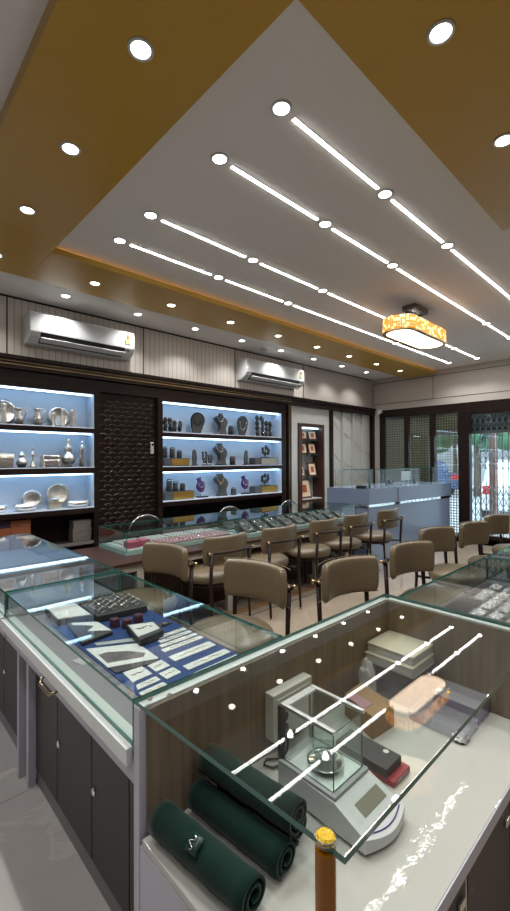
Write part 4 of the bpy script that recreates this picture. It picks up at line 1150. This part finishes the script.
# clear chairs behind the wall counter
def ghost():
    t = thing('clear_chair', '', 'chair', (0, 0, 0), 'clear acrylic staff chairs')
    n = 16
    V = []; F = []
    for i in range(n+1):
        a = PI*i/n
        for z, k in ((.46, 1.0), (.70, 1.0)): pass
    pol = [(0.20, 0.0)] + [(0.20*math.cos(PI*i/14), 0.22+0.17*math.sin(PI*i/14)) for i in range(15)] + [(-0.20, 0.0)]
    M = Matrix.Translation((0, 0.2, .46)) @ Matrix.Rotation(PI/2-0.1, 4, 'X')
    MB().prism(pol, -0.005, 0.005, M=M).build('back', 'crystal_clear', t)
    MB().tube([M @ Vector((x, y, 0.0)) for x, y in pol[::-1]], 0.009, 8).build('back_rim', 'chrome', t)
    MB().lathe([(0, .44), (.2, .44), (.21, .45), (.2, .46), (0, .46)], 0, 0, 0, 28).build('seat', 'crystal_clear', t)
    for sx in (-1, 1):
        for sy in (-1, 1): MB().tube([(sx*.14, sy*.14, .44), (sx*.18, sy*.18, 0.0)], 0.012, 8).build('leg', 'chrome', t)
    return t
g0 = ghost()
for i, (x, y, lb) in enumerate(((2.32, 3.92, 'clear rounded chair back behind the left part of the wall counter, before the carved panel'),
                            (3.50, 3.92, 'clear rounded chair back behind the wall counter, below the purple necklace stand'),
                            (4.62, 3.92, 'clear rounded chair back behind the wall counter, nearest the picture niche'))):
    o = g0 if i == 0 else copy_tree(g0)
    o.location = (x, y, 0); o['label'] = lb

# ------------------------------------------------------------------ items in the blue cloth counter
ZD = 0.7155
tag(MB().box(0.645, 1.055, 1.01, 2.03, ZD, ZD+0.003, 0.001).build('blue_cloth', 'blue_fabric'), 'deep blue velvet cloth lying under jewellery cards in the front left counter', 'cloth')
ZB = ZD+0.0035
def qprism(q, z0, z1, m=None, bev=0): return MB().prism(q, z0, z1, m, bev)
def card(q, label, nm='bracelet_card', cat='jewellery card', h=0.003, chain=True, m='paper', seed=0, grp='white bracelet cards on the blue cloth'):
    rnd = random.Random(seed)
    cx = sum(p[0] for p in q)/4; cy = sum(p[1] for p in q)/4
    t = thing(nm, label, cat, (cx, cy, ZB), grp)
    qprism(q, ZB, ZB+h).build('card', m, t)
    if chain:
        a, b_ = Vector((*q[0], 0)).lerp(Vector((*q[3], 0)), 0.5), Vector((*q[1], 0)).lerp(Vector((*q[2], 0)), 0.5)
        pts = []
        for i in range(13):
            p = a.lerp(b_, 0.18+0.64*i/12); d = (b_-a).normalized(); nrm = Vector((-d.y, d.x, 0))
            pts.append(p+nrm*0.004*math.sin(i*1.1+seed)+Vector((0, 0, ZB+h+0.0015)))
        MB().tube(pts, 0.0016, 5).build('chain', 'antique_silver', t)
strips = [(0.905, 1.042, 1.530, .026), (0.89, 1.042, 1.490, .026), (0.872, 1.042, 1.452, .024), (0.858, 1.042, 1.412, .026), (0.846, 1.035, 1.332, .046), (0.845, 1.037, 1.242, .036), (0.845, 1.037, 1.178, .03), (0.845, 1.037, 1.125, .03)]
for i, (a, b, y, w_) in enumerate(strips):
    card([(a, y-w_/2), (b, y-w_/2+0.004), (b, y+w_/2+0.004), (a, y+w_/2)], 'long white card with a fine bracelet on blue cloth, %s strip from the back' % ordn(i), seed=i)
for i, (q, lb) in enumerate((([(.667, 1.283), (.742, 1.287), (.742, 1.357), (.673, 1.363)], 'square white card with chain, largest one left of the strips'),
          ([(.758, 1.290), (.816, 1.294), (.816, 1.354), (.758, 1.349)], 'square white card touching the strips, upper middle'),
          ([(.758, 1.222), (.818, 1.228), (.816, 1.277), (.757, 1.272)], 'square white card touching the strips, lower middle'),
          ([(.656, 1.229), (.741, 1.232), (.741, 1.263), (.667, 1.258)], 'narrow white card near the front left glass corner'),
          ([(.650, 1.184), (.740, 1.189), (.738, 1.214), (.650, 1.210)], 'narrow white card closest to the front left glass corner'))):
    card(q, lb, 'earring_card', seed=i+20, grp='small white earring cards on the blue cloth')
t = thing('photo_booklet', 'white leaflet with a dark greyish hand photo lying on the blue cloth', 'leaflet', (0.74, 1.49, ZB))
qprism([(.655, 1.628), (.652, 1.429), (.815, 1.368), (.822, 1.538)], ZB, ZB+0.004).build('leaflet', 'paper', t)
qprism([(.667, 1.545), (.664, 1.462), (.78, 1.415), (.802, 1.44), (.76, 1.50), (.70, 1.545)], ZB+0.0042, ZB+0.0047).build('photo', 'photo_dark', t)
t2 = thing('black_folder', 'black card folder under the white leaflet on the blue cloth', 'folder', (0.74, 1.39, ZB))
qprism([(.653, 1.428), (.655, 1.375), (.775, 1.352), (.816, 1.366)], ZB, ZB+0.004).build('cover', 'black_card', t2)
tag(qprism([(.70, 1.66), (.83, 1.60), (.835, 1.56), (.70, 1.63)], ZB, ZB+0.003).build('paper_slip', 'paper_pale'), 'pale narrow paper slip behind the white leaflet', 'paper')
t = thing('jewellery_pad', 'black square jewellery pad with white cards, left on the blue cloth', 'jewellery pad', (.73, 1.78, ZB))
qprism([(.657, 1.668), (.792, 1.690), (.79, 1.84), (.687, 1.913)], ZB, ZB+0.015, bev=0.002).build('pad', 'black_card', t)
qprism([(.715, 1.76), (.79, 1.70), (.788, 1.83), (.70, 1.90), (.695, 1.87), (.76, 1.80)], ZB+0.0152, ZB+0.017).build('cards', 'paper', t)
t = thing('bangle_tray', 'black tray holding rows of silver bangles in the blue cloth counter', 'tray', (.90, 1.96, ZB))
qprism([(.80, 1.86), (1.03, 1.83), (1.045, 2.02), (.81, 2.10)], ZB, ZB+0.03, bev=0.003).build('tray', 'black_card', t)
for i in range(4):
    for j in range(4):
        x, y = .835+.055*i, 1.89+.045*j-.004*i
        rr = MB().tube([(x+.016*math.cos(a), y, ZB+.041+.012*math.sin(a)) for a in [2*PI*k/14 for k in range(14)]], 0.0045, 5, closed=True).sphere((x, y-0.002, ZB+0.056), 0.007, seg=8).build('silver_ring', 'silver_smooth')
        tag(rr, 'silver ring in the black tray, %s from the left in row %s from the front' % (ordn(i), ordn(j)), 'ring', 'silver rings in the black tray')
t = thing('white_card_tray', 'white topped jewellery tray at the back left of the blue cloth counter', 'tray', (.74, 2.03, ZB))
qprism([(.66, 1.95), (.795, 1.90), (.80, 2.12), (.67, 2.15)], ZB, ZB+0.026, bev=0.003).build('tray', 'black_card', t)
qprism([(.665, 1.957), (.79, 1.91), (.795, 2.11), (.675, 2.14)], ZB+0.0262, ZB+0.029).build('card', 'paper', t)
for x, y, lb in ((.838, 1.77, 'maroon ring box, left of three before the bangle tray'), (.872, 1.725, 'maroon ring box, middle of three, nearest us'), (.935, 1.745, 'maroon ring box, right of three before the bangle tray')):
    t = thing('ring_box', lb, 'ring box', (x, y, ZB), 'maroon ring boxes')
    MB().box(x-.018, x+.018, y-.018, y+.018, ZB, ZB+.022, .004).build('base', 'maroon_velvet', t)
    MB().box(x-.018, x+.018, y-.018, y+.018, ZB+.0225, ZB+.036, .006).build('lid', 'maroon_velvet', t)
t = thing('gift_box', 'black box with white printed card on top, right of the leaflet', 'box', (.88, 1.59, ZB))
qprism([(.812, 1.50), (.932, 1.525), (.952, 1.635), (.845, 1.68)], ZB, ZB+0.030, bev=0.002).build('box', 'black_card', t)
qprism([(.82, 1.53), (.925, 1.545), (.94, 1.625), (.848, 1.665)], ZB+0.0302, ZB+0.032).build('card', 'paper', t)
MB().tube([(.85, 1.60, ZB+.034), (.87, 1.59, ZB+.034), (.89, 1.60, ZB+.034), (.91, 1.58, ZB+.034)], 0.003, 6).build('bracelet', 'silver_smooth', t)
t = thing('gold_watch', 'small golden watch lying behind the black box near the counter edge', 'watch', (1.0, 1.63, ZB))
MB().box(.97, 1.035, 1.622, 1.638, ZB, ZB+.005, .001).build('strap', 'black_card', t)
MB().cyl(0.012, ZB+.005, ZB+.01, 1.0, 1.63, 16).build('dial', 'brass', t)
tag(qprism([(.585, 1.58), (.60, 1.52), (.632, 1.53), (.625, 1.585)], ZD, ZD+0.002).build('price_card', 'paper_pale'), 'small pale card on the grey deck left of the leaflet', 'card')

# ------------------------------------------------------------------ silver packets (right counter)
ZR = 0.701
tag(MB().box(2.10, 2.745, 0.39, 0.895, ZR, ZR+0.006, 0.002).build('black_tray_liner', 'black_card'), 'black liner under the silver packets in the right counter', 'tray')
rnd = random.Random(11)
def packet():
    t = thing('silver_packet', '', 'jewellery packet', (0, 0, 0), 'silver jewellery packets in the right counter')
    MB().box(-.059, .059, -.037, .037, 0, .006, .003).build('pouch', 'clear_plastic', t)
    c = MB(); r = random.Random(5)
    for i in range(12): c.sphere((r.uniform(-.042, .042), r.uniform(-.022, .022), .009), r.uniform(.004, .008), seg=6)
    c.box(-.046, .046, -.026, .026, .0065, .009)
    c.build('silver_pieces', 'silver_foil', t)
    return t
p0 = packet(); first = True
cols = [2.165+0.122*i for i in range(5)]
rws = [0.43+0.078*j for j in range(6)]
for j, y in enumerate(rws):
    for i, x in enumerate(cols):
        if j == 5 and i < 2: continue
        o = p0 if first else copy_tree(p0); first = False
        o.location = (x+rnd.uniform(-.006, .006), y+rnd.uniform(-.004, .004), ZR+0.0065); o.rotation_euler = (0, 0, rnd.uniform(-.08, .08))
        o['label'] = 'clear packet of silver trinkets, %s in the %s row from the staff side' % (ordn(i), ordn(j))
t = thing('green_reflection_block', 'dark green block imitating an outdoor reflection in the far right glass counter', 'box', (2.96, 0.80, ZR))  # solid stand-in for the green outdoor reflection on the counter glass
MB().box(2.93, 3.05, 0.70, 0.84, ZR, ZR+.05, .003).build('base', 'green_satin', t)
MB().box(2.928, 3.052, 0.698, 0.842, ZR+.0505, ZR+.07, .004).build('lid', 'green_velvet', t)

# ------------------------------------------------------------------ items in the wall counter
ZW = 0.6765
for x, y, lb in ((1.80, 3.47, 'larger pink box at the left end of the wall counter'), (1.92, 3.49, 'smaller pink box right of the larger one in the wall counter')):
    t = thing('pink_gift_box', lb, 'box', (x, y, ZW), 'pink boxes in the wall counter')
    w_ = .055 if x < 1.85 else .042
    MB().box(x-w_, x+w_, y-.05, y+.05, ZW, ZW+.04, .003).build('base', 'pink_box', t)
    MB().box(x-w_-.001, x+w_+.001, y-.051, y+.051, ZW+.0405, ZW+.055, .003).build('lid', 'pink_box', t)
def wtray(x, y, w_, d, label, m, n, seed, grp):
    r = random.Random(seed)
    t = thing('jewellery_tray', label, 'jewellery tray', (x, y, ZW), grp)
    MB().box(x-w_/2, x+w_/2, y-d/2, y+d/2, ZW, ZW+.012, .002).build('tray', m, t)
    c = MB()
    for i in range(n):
        for j in range(4): c.tube([(x-w_/2+w_*(i+.5)/n, y-d/2+d*(j+.2)/4, ZW+.015), (x-w_/2+w_*(i+.5)/n+.012, y-d/2+d*(j+.8)/4, ZW+.015)], .004, 5)
    c.build('jewellery', 'silver_smooth', t)
for i in range(4):
    wtray(1.90+.265*i, 3.72, .24, .19, 'pale tray of silver chains, rear of the wall counter, %s from the left' % ordn(i), 'paper_pale', 6, i, 'pale jewellery trays')
for i in range(3):
    wtray(2.20+.26*i, 3.485, .24, .25, 'pink lined silver tray in the wall counter, %s from the left' % ordn(i), 'pink_paper', 7, 10+i, 'pink jewellery trays')
def pad():
    t = thing('black_display_pad', '', 'jewellery display', (0, 0, 0), 'black jewellery displays in the wall counter')
    pol = [(-.11, 0), (.11, 0), (.11, .012), (-.09, .075), (-.11, .075)]
    MB().prism([(-.10, 0), (.09, 0), (.09, .015), (-.02, .075), (-.10, .06)], -.075, .075, M=Matrix(((0, 0, 1, 0), (-1, 0, 0, 0), (0, 1, 0, 0), (0, 0, 0, 1))), bev=.004).build('pad', 'black_velvet', t)
    MB().tube([(.045*math.cos(a), -.02+.05*math.sin(a), .055-.03*math.sin(-a)) for a in [PI+PI*i/10 for i in range(11)]], .006, 6).build('necklace', 'silver_smooth', t)
    return t
d0 = pad(); first = True
for j, y in enumerate((3.36, 3.66)):
    for i in range(9):
        o = d0 if first else copy_tree(d0); first = False
        o.location = (3.06+.205*i, y, ZW+.001)
        o['label'] = 'sloping black velvet display with silver necklace, %s of the %s row in the wall counter' % (ordn(i), 'front' if j == 0 else 'rear')

# ------------------------------------------------------------------ items on the service worktop
ZF = 0.5205
def roll(p0, p1, R, label, seed, patch=False):
    """rolled velvet sheet: spiral cross section swept along its axis"""
    r = random.Random(seed)
    a = Vector(p0); b_ = Vector(p1); ax = (b_-a); L = ax.length; ax.normalize()
    side = ax.cross(Vector((0, 0, 1))).normalized(); up = side.cross(ax)
    t = thing('velvet_roll', label, 'jewellery roll', (a.x, a.y, ZF), 'green velvet jewellery rolls')
    n = 72; turns = 2.1; th = 0.007
    outer, inner = [], []
    ph = r.uniform(-0.4, 0.4)-1.3
    for i in range(n+1):
        f = i/n; ang = ph+2*PI*turns*f
        rad = R-(R-0.014)*f
        sq = 1.0+0.04*math.sin(2*ang)
        outer.append((rad*sq*math.cos(ang), rad*sq*math.sin(ang)*0.96))
        inner.append(((rad-th)*sq*math.cos(ang), (rad-th)*sq*math.sin(ang)*0.96))
    pol = outer+inner[::-1]
    m = len(pol); V = []; F = []; S = 12
    for s_ in range(S+1):
        c0 = a+ax*(L*s_/S); k = 1+0.025*math.sin(s_*1.7+seed)
        for (x, y) in pol: V.append(c0+side*x*k+up*y*k)
    for s_ in range(S):
        for i in range(m):
            j = (i+1) % m; F.append((s_*m+i, s_*m+j, (s_+1)*m+j, (s_+1)*m+i))
    # caps as quads between outer and inner
    for s_ in (0, S):
        for i in range(n): F.append((s_*m+i, s_*m+i+1, s_*m+m-2-i, s_*m+m-1-i))
    MB().faces(V, F, smooth=True).build('velvet_sheet', 'green_velvet', t)
    if patch:
        c0 = a+ax*(L*0.5); d = (up*0.80-side*-0.60).normalized(); e = ax; s2 = d.cross(e)
        def P(u, v, h): return c0+d*(R*1.02+h)+e*u+s2*v-d*(v*v/(2*R))
        V = [P(u, v, 0.003) for u in (-.017, .017) for v in (-.018, -.009, 0, .009, .018)]
        F = [(i, i+1, i+6, i+5) for i in range(4)]
        pm = MB().faces(V, F, smooth=True).build('patch', 'green_satin', t)
        md = pm.modifiers.new('thick', 'SOLIDIFY'); md.thickness = 0.002
        pts = [P(-.004+.008*math.sin(i*1.0), -.013+.0026*i, 0.006) for i in range(11)]
        MB().tube(pts, 0.0012, 5).build('embroidered_mark', 'silver_smooth', t)
    return t
roll((.560, .925, ZF+.046), (.592, .628, ZF+.046), .046, 'dark green velvet roll with small emblem patch, nearest us', 1, True)
roll((.672, .930, ZF+.042), (.700, .640, ZF+.042), .042, 'dark green velvet roll lying under another, its open end facing us', 2)
roll((.765, .925, ZF+.042), (.782, .675, ZF+.042), .042, 'dark green velvet roll farthest right, beside the weighing scale', 3)
roll((.706, .930, ZF+.118), (.742, .640, ZF+.112), .044, 'dark green velvet roll lying on top of two others', 4)

# weighing scale
t = thing('weighing_scale', 'white and grey precision weighing scale with glass draught shield', 'scale', (.95, .68, ZF))
b = MB()
fr = [(.862+.168*i/12, .545-.020*math.sin(PI*i/12)-(.010*i/12)) for i in range(13)]
pol = fr+[(1.022, .63), (1.018, .825), (.868, .825), (.862, .63)]
# body: lower prism + sloping top
V = []; F = []
n = len(pol)
def topz(y): return ZF+(.078 if y > .628 else .078-.042*(.63-y)/.10)
for x, y in pol: V.append((x, y, ZF+.010))
for x, y in pol: V.append((x, y, topz(y)))
for i in range(n): F.append((i, (i+1) % n, n+(i+1) % n, n+i))
F.append(tuple(range(n))[::-1])
i63r, i82r, i82l, i63l = n-4, n-3, n-2, n-1
F.append((n+i63r, n+i82r, n+i82l, n+i63l))
F.append(tuple([n+i for i in range(13)]+[n+i63r, n+i63l]))
b.faces(V, F); b.build('body', 'white_plastic', t)
MB().box(.866, 1.020, .632, .823, ZF+.0785, ZF+.088, .003).build('shield_base', 'grey_plastic', t)
MB().box(.878, 1.008, .646, .808, ZF+.0882, ZF+.0885).build('chamber_floor', 'aluminium', t)
def on_panel(u0, u1, v0, v1, h):
    zc = lambda y: topz(y)+h
    return [(u0, v0, zc(v0)), (u1, v0, zc(v0)), (u1, v1, zc(v1)), (u0, v1, zc(v1))]
MB().faces(on_panel(.906, 1.006, .571, .603, .0008), [(0, 1, 2, 3)]).build('display', 'lcd', t)
k_ = MB()
for i in range(5): k_.faces(on_panel(.890+.027*i, .901+.027*i, .549, .556, .0012), [(0, 1, 2, 3)])
k_.build('keys', 'grey_plastic', t)
MB().tube([(x, y+0.012, topz(y+0.012)+.001) for x, y in fr[1:-1]], .0016, 5).build('purple_line', 'purple_print', t)
ft = MB()
for x, y in ((.885, .56), (1.0, .56), (.885, .80), (1.0, .80)): ft.cyl(.010, ZF, ZF+.010, x, y, 12)
ft.build('feet', 'black_plastic', t)
z0_, z1_ = ZF+.089, ZF+.232
for nm, bx in (('shield_glass', (.876, .879, .645, .815)), ('shield_glass', (1.008, 1.011, .645, .815)), ('shield_glass', (.880, 1.007, .644, .647))):
    g = MB(); pane(g, *bx, z0_, z1_, 'glass', 'glass_edge_dark'); g.build(nm, None, t)
MB().box(.872, .884, .640, .820, z1_+.001, z1_+.010, .001).box(1.004, 1.016, .640, .820, z1_+.001, z1_+.010, .001).build('top_rails', 'aluminium', t)
MB().box(.884, 1.004, .800, .822, z1_+.001, z1_+.008, .001).build('top_bridge', 'aluminium', t)
MB().box(.872, .888, .816, .830, ZF+.088, z1_, .001).build('rear_post', 'black_plastic', t)
MB().box(1.002, 1.014, .816, .826, ZF+.088, z1_, .001).build('rear_column', 'aluminium', t)
MB().lathe([(0, z0_+.006), (.046, z0_+.006), (.050, z0_+.010), (.050, z0_+.013), (.044, z0_+.010), (0, z0_+.010)], .945, .72, 0, 36).cyl(.008, z0_, z0_+.006, .945, .72).build('weighing_pan', 'mirror', t)
t = thing('glass_bowl', 'small clear glass bowl of silver beads on the scale pan', 'bowl', (.948, .722, z0_+.011))
MB().lathe([(0, 0), (.022, 0), (.032, .012), (.036, .032), (.033, .032), (.029, .013), (.020, .003), (0, .003)], .948, .722, z0_+.0112, 24).build('bowl', 'crystal_clear', t)
c = MB(); r = random.Random(9)
for i in range(26):
    a, q_ = r.uniform(0, 2*PI), r.uniform(0, .022); c.sphere((.948+q_*math.cos(a), .722+q_*math.sin(a), z0_+.020+r.uniform(0, .012)), .0045, seg=6)
c.build('silver_beads', 'silver_smooth', t)
# wall power box
t = thing('power_box', 'white wall mounted socket box behind the scale', 'socket box', (1.03, .93, .575))
MB().box(.94, 1.125, .912, .949, .575, .717, .003).build('housing', 'off_white', t)
MB().box(.955, 1.11, .909, .912, .588, .700, .001).build('face_plate', 'off_white', t)
MB().box(1.02, 1.045, .905, .909, .665, .682, .001).box(1.055, 1.08, .905, .909, .665, .682, .001).build('switches', 'white_plastic', t)
MB().cyl(.016, 0, .004, M=Matrix.Translation((.985, .909, .64)) @ Matrix.Rotation(PI/2, 4, 'X')).cyl(.016, 0, .004, M=Matrix.Translation((.985, .909, .605)) @ Matrix.Rotation(PI/2, 4, 'X')).build('sockets', 'black_plastic', t)
t = tag(MB().tube([(.985, .900, .61), (.97, .88, .575), (.945, .875, .53), (.915, .89, .526), (.90, .915, .528), (.925, .93, .526), (.955, .90, .528), (.945, .86, .530), (.92, .85, .528), (.895, .832, .540)], .0032, 6).build('looping_cable', 'black_plastic'), 'thin black cable looping beside the scale to the socket box', 'cable')
# boxes
t = thing('cardboard_box', 'brown cardboard box with a pink label behind the scale', 'box', (1.31, .82, ZF))
q = [(1.245, .757), (1.363, .744), (1.412, .905), (1.295, .90)]
qprism(q, ZF, .596, bev=.002).build('carton', 'cardboard', t)
qprism([(1.262, .80), (1.31, .795), (1.325, .875), (1.283, .88)], .5965, .598).build('pink_label', 'pink_paper', t)
t = thing('black_box', 'flat black box with round white sticker beside the scale', 'box', (1.145, .71, ZF+.018))
MB().box(1.10, 1.186, .625, .80, ZF+.018, ZF+.044, .002).build('box', 'black_card', t)
MB().cyl(.0085, ZF+.0442, ZF+.0455, 1.168, .665, 18).build('sticker', 'white_plastic', t)
t = thing('red_box', 'flat red box lying under the black box beside the scale', 'box', (1.15, .69, ZF))
MB().box(1.105, 1.20, .605, .79, ZF, ZF+.017, .002).build('box', 'red_box', t)
MB().box(1.12, 1.185, .6035, .605, ZF+.004, ZF+.013).build('print', 'pink_paper', t)
# containers at the back right corner
def container(x0, x1, y0, y1, z0, z1, label, m, lid, lz, nm='plastic_container', grp='plastic containers in the service counter corner', y=None):
    t = thing(nm, label, 'container', ((x0+x1)/2, (y0+y1)/2, z0), grp)
    w_ = .0025
    MB().box(x0, x1, y0, y1, z0, z0+w_).box(x0, x0+w_, y0, y1, z0, z1).box(x1-w_, x1, y0, y1, z0, z1).box(x0, x1, y0, y0+w_, z0, z1).box(x0, x1, y1-w_, y1, z0, z1).build('tub', m, t)
    MB().box(x0-.003, x1+.003, y0-.003, y1+.003, z1, z1+lz, .003).build('lid', lid, t)
    return t
container(1.50, 1.685, .74, .942, ZF, ZF+.055, 'lowest clear plastic tub of the stack in the corner', 'clear_plastic', 'clear_plastic', .006)
container(1.505, 1.682, .745, .940, ZF+.0625, ZF+.110, 'second clear plastic tub of the stack in the corner', 'clear_plastic', 'cloudy_plastic', .006)
container(1.50, 1.68, .745, .94, ZF+.1175, ZF+.145, 'cream lidded plastic box third from the bottom of the corner stack', 'cloudy_plastic', 'cream_plastic', .006)
container(1.515, 1.685, .75, .94, ZF+.1525, ZF+.178, 'cream lidded plastic box on top of the corner stack', 'cloudy_plastic', 'cream_plastic', .007)
tt = container(1.565, 1.685, .545, .70, ZF, ZF+.055, 'lilac plastic box with yellow dot by the right wood panel', 'lilac_plastic', 'smoke_plastic', .006)
MB().cyl(.007, ZF+.0615, ZF+.063, 1.60, .655, 16).build('yellow_sticker', 'yellow_sticker', tt)
MB().box(1.575, 1.605, .675, .695, ZF+.0615, ZF+.0628).build('paper_label', 'paper', tt)
container(1.44, 1.555, .54, .73, ZF, ZF+.03, 'flat clear plastic box left of the lilac box', 'clear_plastic', 'clear_plastic', .004)
def crumple(x, y, z, sx, sy, sz, label, nm, m, seed, tip=False):
    r = random.Random(seed)
    b = bmesh.new(); bmesh.ops.create_icosphere(b, subdivisions=4, radius=1)
    for v in b.verts:
        n_ = math.sin(v.co.x*7+seed)*math.cos(v.co.y*8+seed*2)*0.12+math.sin(v.co.z*9+v.co.x*5)*0.10
        v.co *= 1+n_
        if v.co.z < -.6: v.co.z = -.6
    mb = MB(); mb._merge(b, None, True, Matrix.Translation((x, y, z+.6*sz)) @ Matrix.Diagonal((sx, sy, sz, 1)))
    return tag(mb.build(nm, m), label, 'plastic bag')
crumple(1.455, .56, ZF, .030, .024, .017, 'crumpled clear wrapping with silver pieces near the worktop edge', 'crumpled_wrapper', 'silver_foil', 2)
crumple(1.42, .865 if False else .925-.012, ZF, .026, .02, .02, 'knotted end of clear wrap behind the cardboard box', 'wrap_end', 'cloudy_plastic', 7)
o = crumple(1.452, .905, ZF, .028, .034, .088, 'crinkled clear plastic bag standing between cardboard box and container stack', 'plastic_bag', 'cloudy_plastic', 3)
o['category'] = 'plastic bag'

# ------------------------------------------------------------------ world, camera, render settings
wd = bpy.data.worlds.new('World'); scene.world = wd; wd.use_nodes = True
bg = wd.node_tree.nodes['Background']; bg.inputs[0].default_value = (0.72, 0.86, 1.0, 1); bg.inputs[1].default_value = 2.6

f, yaw, pitch, roll_ = 426.6, 0.8109, 0.0101, -0.0042
cam = bpy.data.cameras.new('Camera'); co = bpy.data.objects.new('Camera', cam); C.objects.link(co)
cam.sensor_fit = 'HORIZONTAL'; cam.sensor_width = 36; cam.lens = f/510*36
cam.clip_start = 0.02; cam.clip_end = 200
F0 = Vector((math.cos(yaw), math.sin(yaw), 0)); R0 = Vector((math.sin(yaw), -math.cos(yaw), 0)); U0 = Vector((0, 0, 1))
F2 = F0*math.cos(pitch)+U0*math.sin(pitch); U2 = U0*math.cos(pitch)-F0*math.sin(pitch)
Rr = R0*math.cos(roll_)+U2*math.sin(roll_); Ur = U2*math.cos(roll_)-R0*math.sin(roll_)
co.matrix_world = Matrix(((Rr.x, Ur.x, -F2.x, 0), (Rr.y, Ur.y, -F2.y, 0), (Rr.z, Ur.z, -F2.z, 1.44), (0, 0, 0, 1)))
scene.camera = co
scene.view_settings.view_transform = 'Standard'; scene.view_settings.look = 'None'
scene.view_settings.gamma = 1.0; scene.view_settings.exposure = 1.2
scene.view_settings.use_curve_mapping = False
cy = scene.cycles
cy.use_denoising = True
cy.max_bounces = 8; cy.diffuse_bounces = 4; cy.glossy_bounces = 5; cy.transmission_bounces = 4; cy.transparent_max_bounces = 32
cy.sample_clamp_indirect = 6.0; cy.caustics_reflective = False; cy.caustics_refractive = False
cy.use_light_tree = True
